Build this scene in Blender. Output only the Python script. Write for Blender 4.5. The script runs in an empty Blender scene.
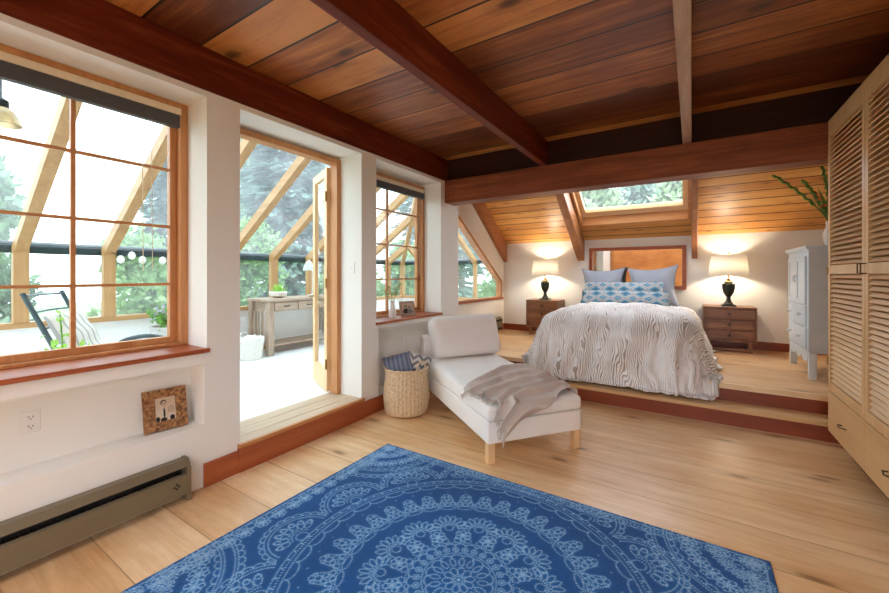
import bpy, bmesh, math, random
import numpy as np
from mathutils import Vector, Matrix, noise
random.seed(7)
SC = bpy.context.scene
COL = SC.collection
R = math.radians
PI = math.pi

# ------------------------------------------------------------------ mesh builder
class MB:
    def __init__(s): s.v = []; s.f = []; s.uv = None; s.c = None
    def add(s, vs, fs):
        o = len(s.v); s.v += [tuple(p) for p in vs]; s.f += [tuple(i + o for i in f) for f in fs]; return s
    def box(s, x0, x1, y0, y1, z0, z1):
        return s.add([(x0,y0,z0),(x1,y0,z0),(x1,y1,z0),(x0,y1,z0),(x0,y0,z1),(x1,y0,z1),(x1,y1,z1),(x0,y1,z1)],
                     [(0,3,2,1),(4,5,6,7),(0,1,5,4),(1,2,6,5),(2,3,7,6),(3,0,4,7)])
    def cbox(s, c, sz, rot=None):
        x,y,z = sz[0]/2, sz[1]/2, sz[2]/2
        pts = [Vector(p) for p in [(-x,-y,-z),(x,-y,-z),(x,y,-z),(-x,y,-z),(-x,-y,z),(x,-y,z),(x,y,z),(-x,y,z)]]
        if rot is not None: pts = [rot @ p for p in pts]
        c = Vector(c)
        return s.add([c+p for p in pts], [(0,3,2,1),(4,5,6,7),(0,1,5,4),(1,2,6,5),(2,3,7,6),(3,0,4,7)])
    def bar(s, p, q, w, h, up=(0,0,1)):
        p, q = Vector(p), Vector(q); d = (q-p).normalized(); up = Vector(up)
        a = d.cross(up).normalized(); b = a.cross(d).normalized()
        vs = []
        for o in (p, q):
            for i, j in ((-1,-1),(1,-1),(1,1),(-1,1)): vs.append(o + a*i*w/2 + b*j*h/2)
        return s.add(vs, [(3,2,1,0),(4,5,6,7),(0,1,5,4),(1,2,6,5),(2,3,7,6),(3,0,4,7)])
    def tube(s, pts, r, n=10, closed=False, flat=None):
        pts = [Vector(p) for p in pts]; m = len(pts)
        rr = r if isinstance(r, (list, tuple)) else [r]*m
        vs = []; prev = None
        for i, p in enumerate(pts):
            if closed: d = pts[(i+1) % m] - pts[i-1]
            else: d = pts[min(i+1, m-1)] - pts[max(i-1, 0)]
            d.normalize()
            if prev is None:
                a = d.cross(Vector((0,0,1)))
                if a.length < 1e-3: a = d.cross(Vector((1,0,0)))
            else: a = prev - d*prev.dot(d)
            a.normalize(); prev = a; b = d.cross(a)
            k = flat or 1
            for j in range(n):
                t = 2*PI*j/n; vs.append(p + a*math.cos(t)*rr[i] + b*math.sin(t)*rr[i]*k)
        fs = []
        for i in range(m if closed else m-1):
            for j in range(n):
                i2 = (i+1) % m
                fs.append((i*n+j, i*n+(j+1)%n, i2*n+(j+1)%n, i2*n+j))
        if not closed: fs += [tuple(range(n))[::-1], tuple((m-1)*n+j for j in range(n))]
        return s.add(vs, fs)
    def lathe(s, prof, n=24, c=(0,0,0)):
        vs = []; m = len(prof)
        for r, z in prof:
            for j in range(n):
                t = 2*PI*j/n; vs.append((c[0]+r*math.cos(t), c[1]+r*math.sin(t), c[2]+z))
        fs = [(i*n+j, i*n+(j+1)%n, (i+1)*n+(j+1)%n, (i+1)*n+j) for i in range(m-1) for j in range(n)]
        fs += [tuple(range(n))[::-1], tuple((m-1)*n+j for j in range(n))]
        return s.add(vs, fs)
    def prism(s, poly, axis, a0, a1):
        n = len(poly)
        mk = {'x': lambda a, p: (a, p[0], p[1]), 'y': lambda a, p: (p[0], a, p[1]), 'z': lambda a, p: (p[0], p[1], a)}[axis]
        vs = [mk(a0, p) for p in poly] + [mk(a1, p) for p in poly]
        fs = [tuple(range(n))[::-1], tuple(range(n, 2*n))] + [(i, (i+1)%n, n+(i+1)%n, n+i) for i in range(n)]
        return s.add(vs, fs)
    def grid(s, fn, nu, nv, wrap=False, uv=None):
        vs = [fn(i/(nu if wrap else nu-1), j/(nv-1)) for j in range(nv) for i in range(nu)]
        fs = []
        for j in range(nv-1):
            for i in range(nu if wrap else nu-1):
                i2 = (i+1) % nu
                fs.append((j*nu+i, j*nu+i2, (j+1)*nu+i2, (j+1)*nu+i))
        if uv: s.uv = [uv(i/(nu-1), j/(nv-1)) for j in range(nv) for i in range(nu)]
        return s.add(vs, fs)
    def build(s, name, mat, parent=None, loc=None, rot=None, smooth=None, bevel=0, sub=0, solid=0, recalc=True):
        me = bpy.data.meshes.new(name); me.from_pydata(s.v, [], s.f)
        if recalc:
            bm = bmesh.new(); bm.from_mesh(me); bmesh.ops.recalc_face_normals(bm, faces=bm.faces); bm.to_mesh(me); bm.free()
        if s.uv:
            lay = me.uv_layers.new(name='UVMap')
            for lp in me.loops: lay.data[lp.index].uv = s.uv[lp.vertex_index]
        if s.c is not None:
            ca = me.color_attributes.new('Col', 'FLOAT_COLOR', 'POINT'); ca.data.foreach_set('color', np.asarray(s.c, dtype=np.float32).ravel())
        me.materials.append(mat)
        if smooth is not None:
            me.shade_smooth()
            if smooth < 180: me.set_sharp_from_angle(angle=R(smooth))
        o = bpy.data.objects.new(name, me); COL.objects.link(o)
        if parent: o.parent = parent
        if loc: o.location = loc
        if rot: o.rotation_euler = rot
        if solid:
            m = o.modifiers.new('solid', 'SOLIDIFY'); m.thickness = solid; m.offset = -1
        if bevel:
            m = o.modifiers.new('bevel', 'BEVEL'); m.width = bevel; m.segments = 2; m.limit_method = 'ANGLE'; m.angle_limit = R(40)
        if sub:
            m = o.modifiers.new('sub', 'SUBSURF'); m.levels = sub; m.render_levels = sub
        return o

def tag(o, label, cat, group=None, kind=None):
    o['label'] = label; o['category'] = cat
    if group: o['group'] = group
    if kind: o['kind'] = kind
    return o
def thing(name, label, cat, loc=(0,0,0), rz=0, group=None):
    o = bpy.data.objects.new(name, None); COL.objects.link(o); o.empty_display_size = .1
    o.location = loc; o.rotation_euler = (0, 0, rz)
    return tag(o, label, cat, group)
def struct(o, label=None):
    o['kind'] = 'structure'
    if label: o['label'] = label
    return o
def root(name, label=None, loc=(0,0,0)):
    o = bpy.data.objects.new(name, None); COL.objects.link(o); o.empty_display_size = .1; o.location = loc
    return struct(o, label)
def copy_tree(o, parent=None):
    c = o.copy(); COL.objects.link(c)
    if parent: c.parent = parent
    for ch in list(o.children): copy_tree(ch, c)
    return c

# ------------------------------------------------------------------ materials
def new_mat(name):
    m = bpy.data.materials.new(name); m.use_nodes = True
    nt = m.node_tree; b = nt.nodes['Principled BSDF']
    return m, nt, b
def N(nt, t, **kw):
    n = nt.nodes.new(t)
    for k, v in kw.items(): setattr(n, k, v)
    return n
def L(nt, a, b): nt.links.new(a, b)
def ramp(nt, stops, interp='LINEAR'):
    n = nt.nodes.new('ShaderNodeValToRGB'); cr = n.color_ramp; cr.interpolation = interp
    while len(cr.elements) < len(stops): cr.elements.new(.5)
    for e, (p, c) in zip(cr.elements, stops):
        e.position = p; e.color = (c[0], c[1], c[2], 1) if not isinstance(c, (int, float)) else (c, c, c, 1)
    return n
def math_n(nt, op, a, b=None, c=None):
    n = nt.nodes.new('ShaderNodeMath'); n.operation = op
    for i, x in enumerate((a, b, c)):
        if x is None: continue
        if isinstance(x, (int, float)): n.inputs[i].default_value = x
        else: L(nt, x, n.inputs[i])
    return n.outputs[0]
def mixc(nt, fac, a, b, blend='MIX'):
    n = nt.nodes.new('ShaderNodeMix'); n.data_type = 'RGBA'; n.blend_type = blend
    for sock, x in ((n.inputs[0], fac), (n.inputs[6], a), (n.inputs[7], b)):
        if isinstance(x, (int, float)): sock.default_value = x
        elif isinstance(x, tuple): sock.default_value = (x[0], x[1], x[2], 1)
        else: L(nt, x, sock)
    return n.outputs[2]
def coords(nt, scale=(1,1,1), src='Object', loc=(0,0,0), rot=(0,0,0)):
    tc = N(nt, 'ShaderNodeTexCoord'); mp = N(nt, 'ShaderNodeMapping')
    mp.inputs['Scale'].default_value = scale; mp.inputs['Location'].default_value = loc; mp.inputs['Rotation'].default_value = rot
    L(nt, tc.outputs[src], mp.inputs['Vector']); return mp.outputs[0]
def noise_n(nt, vec, scale, detail=4, rough=.55, dist=0):
    n = N(nt, 'ShaderNodeTexNoise'); L(nt, vec, n.inputs['Vector'])
    n.inputs['Scale'].default_value = scale; n.inputs['Detail'].default_value = detail
    n.inputs['Roughness'].default_value = rough; n.inputs['Distortion'].default_value = dist
    return n.outputs['Fac']
def bump(nt, b, h, strength=.2, dist=.01):
    n = N(nt, 'ShaderNodeBump'); n.inputs['Strength'].default_value = strength; n.inputs['Distance'].default_value = dist
    L(nt, h, n.inputs['Height']); L(nt, n.outputs[0], b.inputs['Normal']); return n
def plain(name, col, rough=.6, metal=0, var=.06, scale=8, bmp=0, bscale=60, spec=.5):
    m, nt, b = new_mat(name)
    v = coords(nt)
    f = noise_n(nt, v, scale)
    lo = tuple(max(0, c*(1-var)) for c in col); hi = tuple(c*(1+var) for c in col)
    r = ramp(nt, [(.3, lo), (.7, hi)]); L(nt, f, r.inputs[0]); L(nt, r.outputs[0], b.inputs['Base Color'])
    b.inputs['Roughness'].default_value = rough; b.inputs['Metallic'].default_value = metal
    b.inputs['Specular IOR Level'].default_value = spec
    if bmp: bump(nt, b, noise_n(nt, v, bscale, 3), bmp, .004)
    return m
AX = {'x': 0, 'y': 1, 'z': 2}
def wood(name, dark, mid, light, axis='x', rough=.45, plank=None, knots=.0, grain=14., contrast=1., seam=(.02,.01,.005), seam_w=.02, bmp=.15, spec=.5, tint=.35, phase=0, knotcol=None, kscale=(1.3,4.), blotch=None):
    """stretched-noise grain along one axis; plank = (length, width) adds boards running along x, side by side in y"""
    m, nt, b = new_mat(name)
    sc = [grain]*3; sc[AX[axis]] = grain*.07
    base = coords(nt)
    vec = base; pl = None
    if plank:
        ph = coords(nt, (1,1,1), loc=(.37, phase, 0))
        br = N(nt, 'ShaderNodeTexBrick'); L(nt, ph, br.inputs['Vector'])
        br.inputs['Scale'].default_value = 1; br.inputs['Brick Width'].default_value = plank[0]; br.inputs['Row Height'].default_value = plank[1]
        br.inputs['Mortar Size'].default_value = seam_w*plank[1]*.5; br.inputs['Mortar Smooth'].default_value = .15; br.inputs['Bias'].default_value = 0
        br.inputs['Color1'].default_value = (0,0,0,1); br.inputs['Color2'].default_value = (1,1,1,1); br.inputs['Mortar'].default_value = (.5,.5,.5,1)
        br.offset = .43; br.offset_frequency = 2
        pl = br
        va = N(nt, 'ShaderNodeVectorMath'); va.operation = 'MULTIPLY_ADD'
        L(nt, br.outputs['Color'], va.inputs[0]); va.inputs[1].default_value = (31.7, 17.3, 23.1); L(nt, base, va.inputs[2]); vec = va.outputs[0]
    mp = N(nt, 'ShaderNodeMapping'); mp.inputs['Scale'].default_value = sc; L(nt, vec, mp.inputs['Vector'])
    f1 = noise_n(nt, mp.outputs[0], 1.0, 6, .62, .6)
    f2 = noise_n(nt, mp.outputs[0], 5.0, 3, .6)
    f = math_n(nt, 'ADD', math_n(nt, 'MULTIPLY', f1, .72), math_n(nt, 'MULTIPLY', f2, .28))
    if pl:
        t = math_n(nt, 'MULTIPLY', math_n(nt, 'SUBTRACT', pl.outputs['Color'], .5), tint)
        f = math_n(nt, 'ADD', f, t)
    w = .2/contrast
    r = ramp(nt, [(max(0,.5-w*1.4), dark), (.5, mid), (min(1,.5+w), light)]); L(nt, f, r.inputs[0])
    c = r.outputs[0]
    if knots:
        ks = [kscale[1]]*3; ks[AX[axis]] = kscale[0]
        mk = N(nt, 'ShaderNodeMapping'); mk.inputs['Scale'].default_value = ks; L(nt, vec, mk.inputs['Vector'])
        vo = N(nt, 'ShaderNodeTexVoronoi'); L(nt, mk.outputs[0], vo.inputs['Vector']); vo.inputs['Scale'].default_value = 1
        if plank: vo.voronoi_dimensions = '2D'
        dn = math_n(nt, 'ADD', vo.outputs['Distance'], math_n(nt, 'MULTIPLY', f2, .06))
        kr = ramp(nt, [(.03, 1.), (.075, .75), (.1, .25), (.2, 0.)]); L(nt, dn, kr.inputs[0])
        c = mixc(nt, math_n(nt, 'MULTIPLY', kr.outputs[0], knots), c, knotcol or tuple(x*.45 for x in dark))
    if blotch:
        bn = noise_n(nt, coords(nt, (1.1,2.2,2.2)), .9, 5, .65); brr = ramp(nt, [(.42, 0.), (.66, 1.)]); L(nt, bn, brr.inputs[0])
        c = mixc(nt, math_n(nt, 'MULTIPLY', brr.outputs[0], blotch[0]), c, blotch[1], 'MULTIPLY')
    h = f1
    if pl:
        c = mixc(nt, pl.outputs['Fac'], c, seam)
        h = math_n(nt, 'SUBTRACT', math_n(nt, 'MULTIPLY', f1, .25), math_n(nt, 'MULTIPLY', pl.outputs['Fac'], 1.))
    L(nt, c, b.inputs['Base Color'])
    rr = math_n(nt, 'ADD', math_n(nt, 'MULTIPLY', f2, .2), rough-.1); L(nt, rr, b.inputs['Roughness'])
    b.inputs['Specular IOR Level'].default_value = spec
    if bmp: bump(nt, b, h, bmp, .01)
    return m
def glass_mat(name, haze=0., tintc=(1,1,1)):
    m = bpy.data.materials.new(name); m.use_nodes = True; nt = m.node_tree; nt.nodes.clear()
    out = N(nt, 'ShaderNodeOutputMaterial'); tr = N(nt, 'ShaderNodeBsdfTransparent'); gl = N(nt, 'ShaderNodeBsdfGlossy')
    tr.inputs[0].default_value = (*tintc, 1); gl.inputs['Roughness'].default_value = .02
    fr = N(nt, 'ShaderNodeFresnel'); fr.inputs[0].default_value = 1.3
    ge = N(nt, 'ShaderNodeNewGeometry'); ff = math_n(nt, 'MULTIPLY', fr.outputs[0], math_n(nt, 'SUBTRACT', 1., ge.outputs['Backfacing']))
    mx = N(nt, 'ShaderNodeMixShader'); L(nt, ff, mx.inputs[0]); L(nt, tr.outputs[0], mx.inputs[1]); L(nt, gl.outputs[0], mx.inputs[2])
    o = mx.outputs[0]
    if haze:
        tl = N(nt, 'ShaderNodeBsdfTranslucent'); tl.inputs[0].default_value = (.95,.97,1,1)
        vn = noise_n(nt, coords(nt), 3.)
        m2 = N(nt, 'ShaderNodeMixShader'); L(nt, math_n(nt, 'MULTIPLY', vn, haze*2), m2.inputs[0])
        L(nt, o, m2.inputs[1]); L(nt, tl.outputs[0], m2.inputs[2]); o = m2.outputs[0]
    L(nt, o, out.inputs[0]); return m
def leaf_mat(name, c1, c2, scale=2.):
    m, nt, b = new_mat(name)
    f = noise_n(nt, coords(nt), scale, 3, .7)
    r = ramp(nt, [(.3, c1), (.7, c2)]); L(nt, f, r.inputs[0]); L(nt, r.outputs[0], b.inputs['Base Color'])
    b.inputs['Roughness'].default_value = .6
    tl = N(nt, 'ShaderNodeBsdfTranslucent'); L(nt, r.outputs[0], tl.inputs[0])
    mx = N(nt, 'ShaderNodeMixShader'); mx.inputs[0].default_value = .35
    out = nt.nodes['Material Output']; L(nt, b.outputs[0], mx.inputs[1]); L(nt, tl.outputs[0], mx.inputs[2]); L(nt, mx.outputs[0], out.inputs[0])
    return m
def fabric(name, c1, c2, scale=250., rough=.9, bmp=.3, sheen=.2):
    m, nt, b = new_mat(name)
    v = coords(nt); f = noise_n(nt, v, scale, 2); g = noise_n(nt, v, 5., 3)
    r = ramp(nt, [(.35, c1), (.65, c2)]); L(nt, math_n(nt, 'ADD', math_n(nt, 'MULTIPLY', f, .6), math_n(nt, 'MULTIPLY', g, .4)), r.inputs[0])
    L(nt, r.outputs[0], b.inputs['Base Color']); b.inputs['Roughness'].default_value = rough
    b.inputs['Sheen Weight'].default_value = sheen; b.inputs['Specular IOR Level'].default_value = .2
    bump(nt, b, f, bmp, .003); return m

M = {}
M['wall'] = plain('wall_paint', (.81,.795,.75), .75, var=.015, scale=2, bmp=.04, bscale=140, spec=.3)
M['white'] = plain('white_paint', (.85,.85,.84), .5, var=.02)
M['floor'] = wood('pine_floor', (.56,.32,.14), (.77,.52,.285), (.88,.68,.43), 'x', .33, (9.,.335), knots=.9, grain=15., contrast=.85, seam=(.42,.23,.10), seam_w=.02, bmp=.06, tint=.3, phase=-.05, knotcol=(.26,.12,.045), kscale=(.9,2.6), blotch=(.75,(.80,.58,.36)))
M['ceil'] = wood('ceiling_boards', (.12,.027,.006), (.37,.118,.027), (.62,.255,.068), 'x', .42, (9.,.32), knots=1., grain=15., contrast=1.15, seam=(.012,.004,.002), seam_w=.05, bmp=.25, tint=.55, phase=.007, knotcol=(.06,.015,.005), kscale=(.8,1.6), blotch=(.7,(.55,.36,.28)))
M['slope'] = wood('knotty_pine_boards', (.42,.16,.035), (.61,.28,.07), (.75,.41,.13), 'x', .4, (9.,.125), knots=.9, grain=16., contrast=.9, seam=(.12,.035,.008), seam_w=.11, bmp=.25, tint=.3, phase=.03, knotcol=(.2,.06,.015), kscale=(1.4,7.))
for a in 'xyz':
    M['beam_'+a] = wood('dark_red_beam_'+a, (.055,.007,.002), (.135,.018,.006), (.24,.05,.016), a, .5, spec=.25, knots=.7, contrast=1.15, grain=13., bmp=.15, kscale=(1.1,2.5))
    M['red_'+a] = wood('red_fir_trim_'+a, (.22,.042,.012), (.33,.075,.022), (.44,.125,.04), a, .38, knots=.15, grain=10., bmp=.08)
    M['fir_'+a] = wood('fir_frame_'+a, (.40,.155,.05), (.53,.235,.085), (.63,.32,.135), a, .4, grain=14., bmp=.06)
    M['pale_'+a] = wood('pale_fir_'+a, (.62,.37,.17), (.74,.48,.25), (.82,.58,.34), a, .45, grain=12., bmp=.06)
    M['maple_'+a] = wood('honey_wood_'+a, (.55,.31,.13), (.66,.41,.19), (.74,.50,.26), a, .4, grain=9., bmp=.05)
    M['walnut_'+a] = wood('walnut_'+a, (.11,.036,.012), (.23,.085,.03), (.36,.155,.06), a, .38, grain=12., bmp=.06)
    M['rafter_'+a] = wood('rafter_fir_'+a, (.20,.065,.02), (.34,.125,.042), (.46,.20,.08), a, .45, knots=.3, grain=9., bmp=.12)
    M['weather_'+a] = wood('weathered_oak_'+a, (.26,.17,.12), (.39,.28,.21), (.51,.40,.32), a, .6, grain=12., bmp=.2)
for a in 'xyz':
    M['sunwood_'+a] = wood('sunroom_fir_'+a, (.36,.185,.07), (.47,.26,.11), (.56,.34,.16), a, .5, grain=12., bmp=.06)
M['thresh'] = wood('threshold_boards', (.44,.30,.19), (.56,.41,.28), (.66,.52,.38), 'y', .5, grain=14., bmp=.06)
for a in 'xyz': M['step_'+a] = wood('step_red_'+a, (.14,.022,.007), (.23,.042,.012), (.32,.07,.022), a, .4, grain=10., bmp=.08)
M['rimwood'] = wood('shaded_dark_board', (.018,.005,.003), (.032,.009,.005), (.05,.016,.009), 'x', .6, spec=.2)  # dark stain deepened with the shade of the gap over the cross beam
M['flash'] = plain('grey_flashing', (.17,.19,.21), .5)
M['cross'] = wood('cross_beam_wood', (.09,.016,.005), (.22,.052,.018), (.36,.11,.04), 'x', .45, knots=.8, grain=12., spec=.35, kscale=(1.1,2.5))
M['worn_beam'] = wood('worn_beam', (.20,.105,.065), (.42,.27,.19), (.62,.47,.38), 'y', .5, knots=.6, grain=9., bmp=.3)
M['glass'] = glass_mat('window_glass')
M['skyglass'] = glass_mat('skylight_glass', .018)
M['sunglass'] = glass_mat('sunroom_glass', .04, (.60,.655,.655))
M['metal'] = plain('heater_enamel', (.185,.145,.088), .42, .1, var=.03)
M['black'] = plain('black_metal', (.02,.02,.02), .4, .6)
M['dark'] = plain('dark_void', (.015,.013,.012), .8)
M['brass'] = plain('aged_brass', (.35,.22,.08), .35, .9)
M['brassd'] = plain('dark_brass', (.09,.06,.03), .4, .7)
M['steel'] = plain('brushed_steel', (.55,.55,.55), .3, .9)
M['bronze'] = plain('bronze_green', (.03,.036,.028), .28, .5, var=.3, scale=14)
M['plastic'] = plain('white_plastic', (.80,.78,.74), .35, var=.01)
M['cream'] = fabric('cream_cotton', (.78,.75,.71), (.86,.84,.81), 320., bmp=.12)
M['throw'] = fabric('taupe_wool', (.50,.425,.365), (.62,.535,.47), 380., bmp=.4)
M['sham'] = fabric('blue_grey_linen', (.31,.34,.41), (.41,.44,.51), 260.)
M['sheet'] = fabric('white_sheet', (.80,.80,.80), (.86,.86,.86), 300., bmp=.1)
M['blind'] = plain('blind_slats', (.09,.085,.085), .6)
M['rail'] = plain('blind_headrail', (.74,.62,.45), .5)
M['dress'] = plain('painted_blue_white', (.60,.68,.74), .45, var=.03)
M['dressgrey'] = plain('painted_grey_white', (.58,.61,.63), .5, var=.03)
M['crystal'] = plain('crystal_knob', (.75,.77,.8), .1, .3)
M['ceramic'] = plain('white_ceramic', (.84,.83,.80), .25, var=.02)
M['leaf'] = leaf_mat('green_leaf', (.10,.26,.04), (.26,.48,.10), 20)
M['limeleaf'] = leaf_mat('lime_leaf', (.28,.55,.08), (.46,.72,.18), 20)
M['tree_a'] = leaf_mat('foliage_grey_green', (.13,.21,.12), (.32,.42,.25), 1.2)
M['tree_b'] = leaf_mat('foliage_blue_green', (.11,.19,.16), (.28,.38,.31), 1.2)
M['tree_c'] = leaf_mat('foliage_fresh_green', (.20,.34,.12), (.42,.55,.26), 1.2)
M['bark'] = plain('bark', (.16,.11,.08), .9, var=.4, scale=12)
M['grass'] = plain('grass_ground', (.22,.30,.13), .95, var=.4, scale=3)
M['sunfloor'] = plain('white_deck', (.82,.83,.84), .45, var=.02)
M['wicker_white'] = plain('white_wicker', (.74,.71,.66), .8, var=.15, scale=60, bmp=.5, bscale=90)
M['terracotta'] = plain('grey_planter', (.52,.49,.47), .8, var=.2, scale=14)

# seagrass basket weave
def weave_mat():
    m, nt, b = new_mat('seagrass_weave')
    f = noise_n(nt, coords(nt), 55., 3, .7)
    r = ramp(nt, [(.3, (.42,.29,.16)), (.55, (.66,.50,.32)), (.75, (.80,.67,.48))]); L(nt, f, r.inputs[0])
    L(nt, r.outputs[0], b.inputs['Base Color']); b.inputs['Roughness'].default_value = .8
    bump(nt, b, f, .4, .004); return m
M['seagrass'] = weave_mat()
def lampshade_mat():
    m = bpy.data.materials.new('lamp_shade_linen'); m.use_nodes = True; nt = m.node_tree; nt.nodes.clear()
    out = N(nt, 'ShaderNodeOutputMaterial'); d = N(nt, 'ShaderNodeBsdfDiffuse'); t = N(nt, 'ShaderNodeBsdfTranslucent')
    f = noise_n(nt, coords(nt, (1,1,4)), 90., 2); r = ramp(nt, [(.3, (.80,.77,.70)), (.7, (.88,.85,.79))]); L(nt, f, r.inputs[0])
    L(nt, r.outputs[0], d.inputs[0]); L(nt, r.outputs[0], t.inputs[0])
    mx = N(nt, 'ShaderNodeMixShader'); mx.inputs[0].default_value = .27
    L(nt, d.outputs[0], mx.inputs[1]); L(nt, t.outputs[0], mx.inputs[2]); L(nt, mx.outputs[0], out.inputs[0]); return m
M['shade'] = lampshade_mat()
def ikat_mat():
    m, nt, b = new_mat('ikat_print')
    tc = N(nt, 'ShaderNodeTexCoord'); sp = N(nt, 'ShaderNodeSeparateXYZ')
    wob = N(nt, 'ShaderNodeTexNoise'); L(nt, tc.outputs['Object'], wob.inputs['Vector']); wob.inputs['Scale'].default_value = 22
    va = N(nt, 'ShaderNodeVectorMath'); va.operation = 'MULTIPLY_ADD'; L(nt, wob.outputs['Color'], va.inputs[0]); va.inputs[1].default_value = (.03,.03,.012); L(nt, tc.outputs['Object'], va.inputs[2])
    L(nt, va.outputs[0], sp.inputs[0])
    px = math_n(nt, 'PINGPONG', math_n(nt, 'ADD', sp.outputs[0], 10.03), .105)
    pz = math_n(nt, 'PINGPONG', math_n(nt, 'ADD', sp.outputs[2], 10.0), .075)
    d = math_n(nt, 'ADD', math_n(nt, 'MULTIPLY', px, 4.6), math_n(nt, 'MULTIPLY', pz, 6.8))
    r = ramp(nt, [(0, (.07,.17,.27)), (.16, (.12,.28,.40)), (.36, (.36,.50,.58)), (.42, (.74,.74,.71)), (.47, (.13,.13,.15)), (.54, (.74,.73,.70)), (.59, (.26,.29,.34)), (.66, (.74,.73,.70)), (.71, (.10,.24,.36)), (.84, (.22,.38,.48))], 'CONSTANT')
    L(nt, d, r.inputs[0]); L(nt, r.outputs[0], b.inputs['Base Color']); b.inputs['Roughness'].default_value = .85; b.inputs['Specular IOR Level'].default_value = .2
    return m
M['ikat'] = ikat_mat()
def duvet_mat():
    m, nt, b = new_mat('duvet_wood_grain_print')
    v = coords(nt, (1,.36,1), 'UV')
    nz = N(nt, 'ShaderNodeTexNoise'); L(nt, v, nz.inputs['Vector']); nz.inputs['Scale'].default_value = 6.; nz.inputs['Detail'].default_value = 2
    va = N(nt, 'ShaderNodeVectorMath'); va.operation = 'MULTIPLY_ADD'; L(nt, nz.outputs['Color'], va.inputs[0]); va.inputs[1].default_value = (.20,.10,0); L(nt, v, va.inputs[2])
    w = N(nt, 'ShaderNodeTexWave'); L(nt, va.outputs[0], w.inputs['Vector']); w.wave_type = 'BANDS'; w.bands_direction = 'X'
    w.inputs['Scale'].default_value = 14.5; w.inputs['Distortion'].default_value = 1.6; w.inputs['Detail'].default_value = 2; w.inputs['Detail Scale'].default_value = 1.6
    big = noise_n(nt, v, 4.2, 3)
    f = math_n(nt, 'ADD', math_n(nt, 'MULTIPLY', w.outputs['Fac'], .7), math_n(nt, 'MULTIPLY', math_n(nt, 'SUBTRACT', big, .38), 1.3))
    r = ramp(nt, [(.10, (.42,.35,.29)), (.27, (.60,.54,.49)), (.41, (.89,.89,.89))]); L(nt, f, r.inputs[0])
    L(nt, r.outputs[0], b.inputs['Base Color']); b.inputs['Roughness'].default_value = .85; b.inputs['Specular IOR Level'].default_value = .2
    b.inputs['Sheen Weight'].default_value = .15
    bump(nt, b, noise_n(nt, v, 30., 4, .65), .3, .01); return m
M['duvet'] = duvet_mat()
def col_mat(name, rough=.95, bscale=0, sheen=0.):
    m, nt, b = new_mat(name); a = N(nt, 'ShaderNodeVertexColor'); a.layer_name = 'Col'
    v = coords(nt); f = noise_n(nt, v, 40., 4, .7); g = noise_n(nt, v, 2.2, 3)
    k = math_n(nt, 'ADD', math_n(nt, 'MULTIPLY', f, .5), math_n(nt, 'MULTIPLY', g, .5))
    r = ramp(nt, [(.3, .78), (.7, 1.2)]); L(nt, k, r.inputs[0])
    L(nt, mixc(nt, 1., a.outputs[0], r.outputs[0], 'MULTIPLY'), b.inputs['Base Color'])
    b.inputs['Roughness'].default_value = rough; b.inputs['Specular IOR Level'].default_value = .15; b.inputs['Sheen Weight'].default_value = sheen
    if bscale: bump(nt, b, noise_n(nt, v, bscale, 2), .5, .004)
    return m
def stripe_mat(name, a, c, axis, freq, wid=.5, dirn=None):
    m, nt, b = new_mat(name); tc = N(nt, 'ShaderNodeTexCoord'); sp = N(nt, 'ShaderNodeSeparateXYZ'); L(nt, tc.outputs['Object'], sp.inputs[0])
    x = sp.outputs[axis]
    if dirn is not None: x = math_n(nt, 'ADD', x, math_n(nt, 'MULTIPLY', math_n(nt, 'PINGPONG', math_n(nt,'ADD',sp.outputs[dirn],5.), .05), 1.))
    p = math_n(nt, 'FRACT', math_n(nt, 'MULTIPLY', math_n(nt, 'ADD', x, 5.), freq))
    r = ramp(nt, [(0, a), (wid, c)], 'CONSTANT'); L(nt, p, r.inputs[0]); L(nt, r.outputs[0], b.inputs['Base Color'])
    b.inputs['Roughness'].default_value = .9; b.inputs['Specular IOR Level'].default_value = .2
    bump(nt, b, noise_n(nt, coords(nt), 250.), .3, .003); return m
M['pil_blue'] = stripe_mat('blue_grey_stripe', (.12,.145,.21), (.20,.23,.31), 0, 22., .45)
M['pil_zig'] = stripe_mat('grey_white_chevron', (.60,.58,.55), (.20,.20,.22), 2, 14., .5, 0)
M['pil_brown'] = stripe_mat('olive_brown_stripe', (.15,.12,.09), (.28,.23,.16), 0, 16.)
M['sun_cushion'] = stripe_mat('cream_grey_stripe', (.72,.69,.65), (.42,.41,.41), 0, 11., .72)
def mirror_mat():
    m, nt, b = new_mat('mirror_silver'); b.inputs['Metallic'].default_value = 1; b.inputs['Roughness'].default_value = .03
    f = noise_n(nt, coords(nt), 3.); r = ramp(nt, [(0, (.80,.80,.78)), (1, (.86,.86,.85))]); L(nt, f, r.inputs[0]); L(nt, r.outputs[0], b.inputs['Base Color']); return m
M['mirror'] = mirror_mat()
def osb_mat():
    m, nt, b = new_mat('pressed_cork_board'); v = coords(nt, (1,1,1))
    vo = N(nt, 'ShaderNodeTexVoronoi'); L(nt, v, vo.inputs['Vector']); vo.inputs['Scale'].default_value = 70
    r = ramp(nt, [(.15, (.13,.05,.015)), (.5, (.29,.13,.045)), (.85, (.42,.22,.085))]); L(nt, vo.outputs['Color'], r.inputs[0]); L(nt, r.outputs[0], b.inputs['Base Color'])
    b.inputs['Roughness'].default_value = .7; return m
M['osb'] = osb_mat()
def amber_mat():
    m, nt, b = new_mat('amber_glass'); f = noise_n(nt, coords(nt), 6.); r = ramp(nt, [(.3, (.85,.55,.25)), (.7, (.95,.75,.45))]); L(nt, f, r.inputs[0]); L(nt, r.outputs[0], b.inputs['Base Color'])
    b.inputs['Roughness'].default_value = .25; b.inputs['Transmission Weight'].default_value = .6; return m
M['amber'] = amber_mat()

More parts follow.
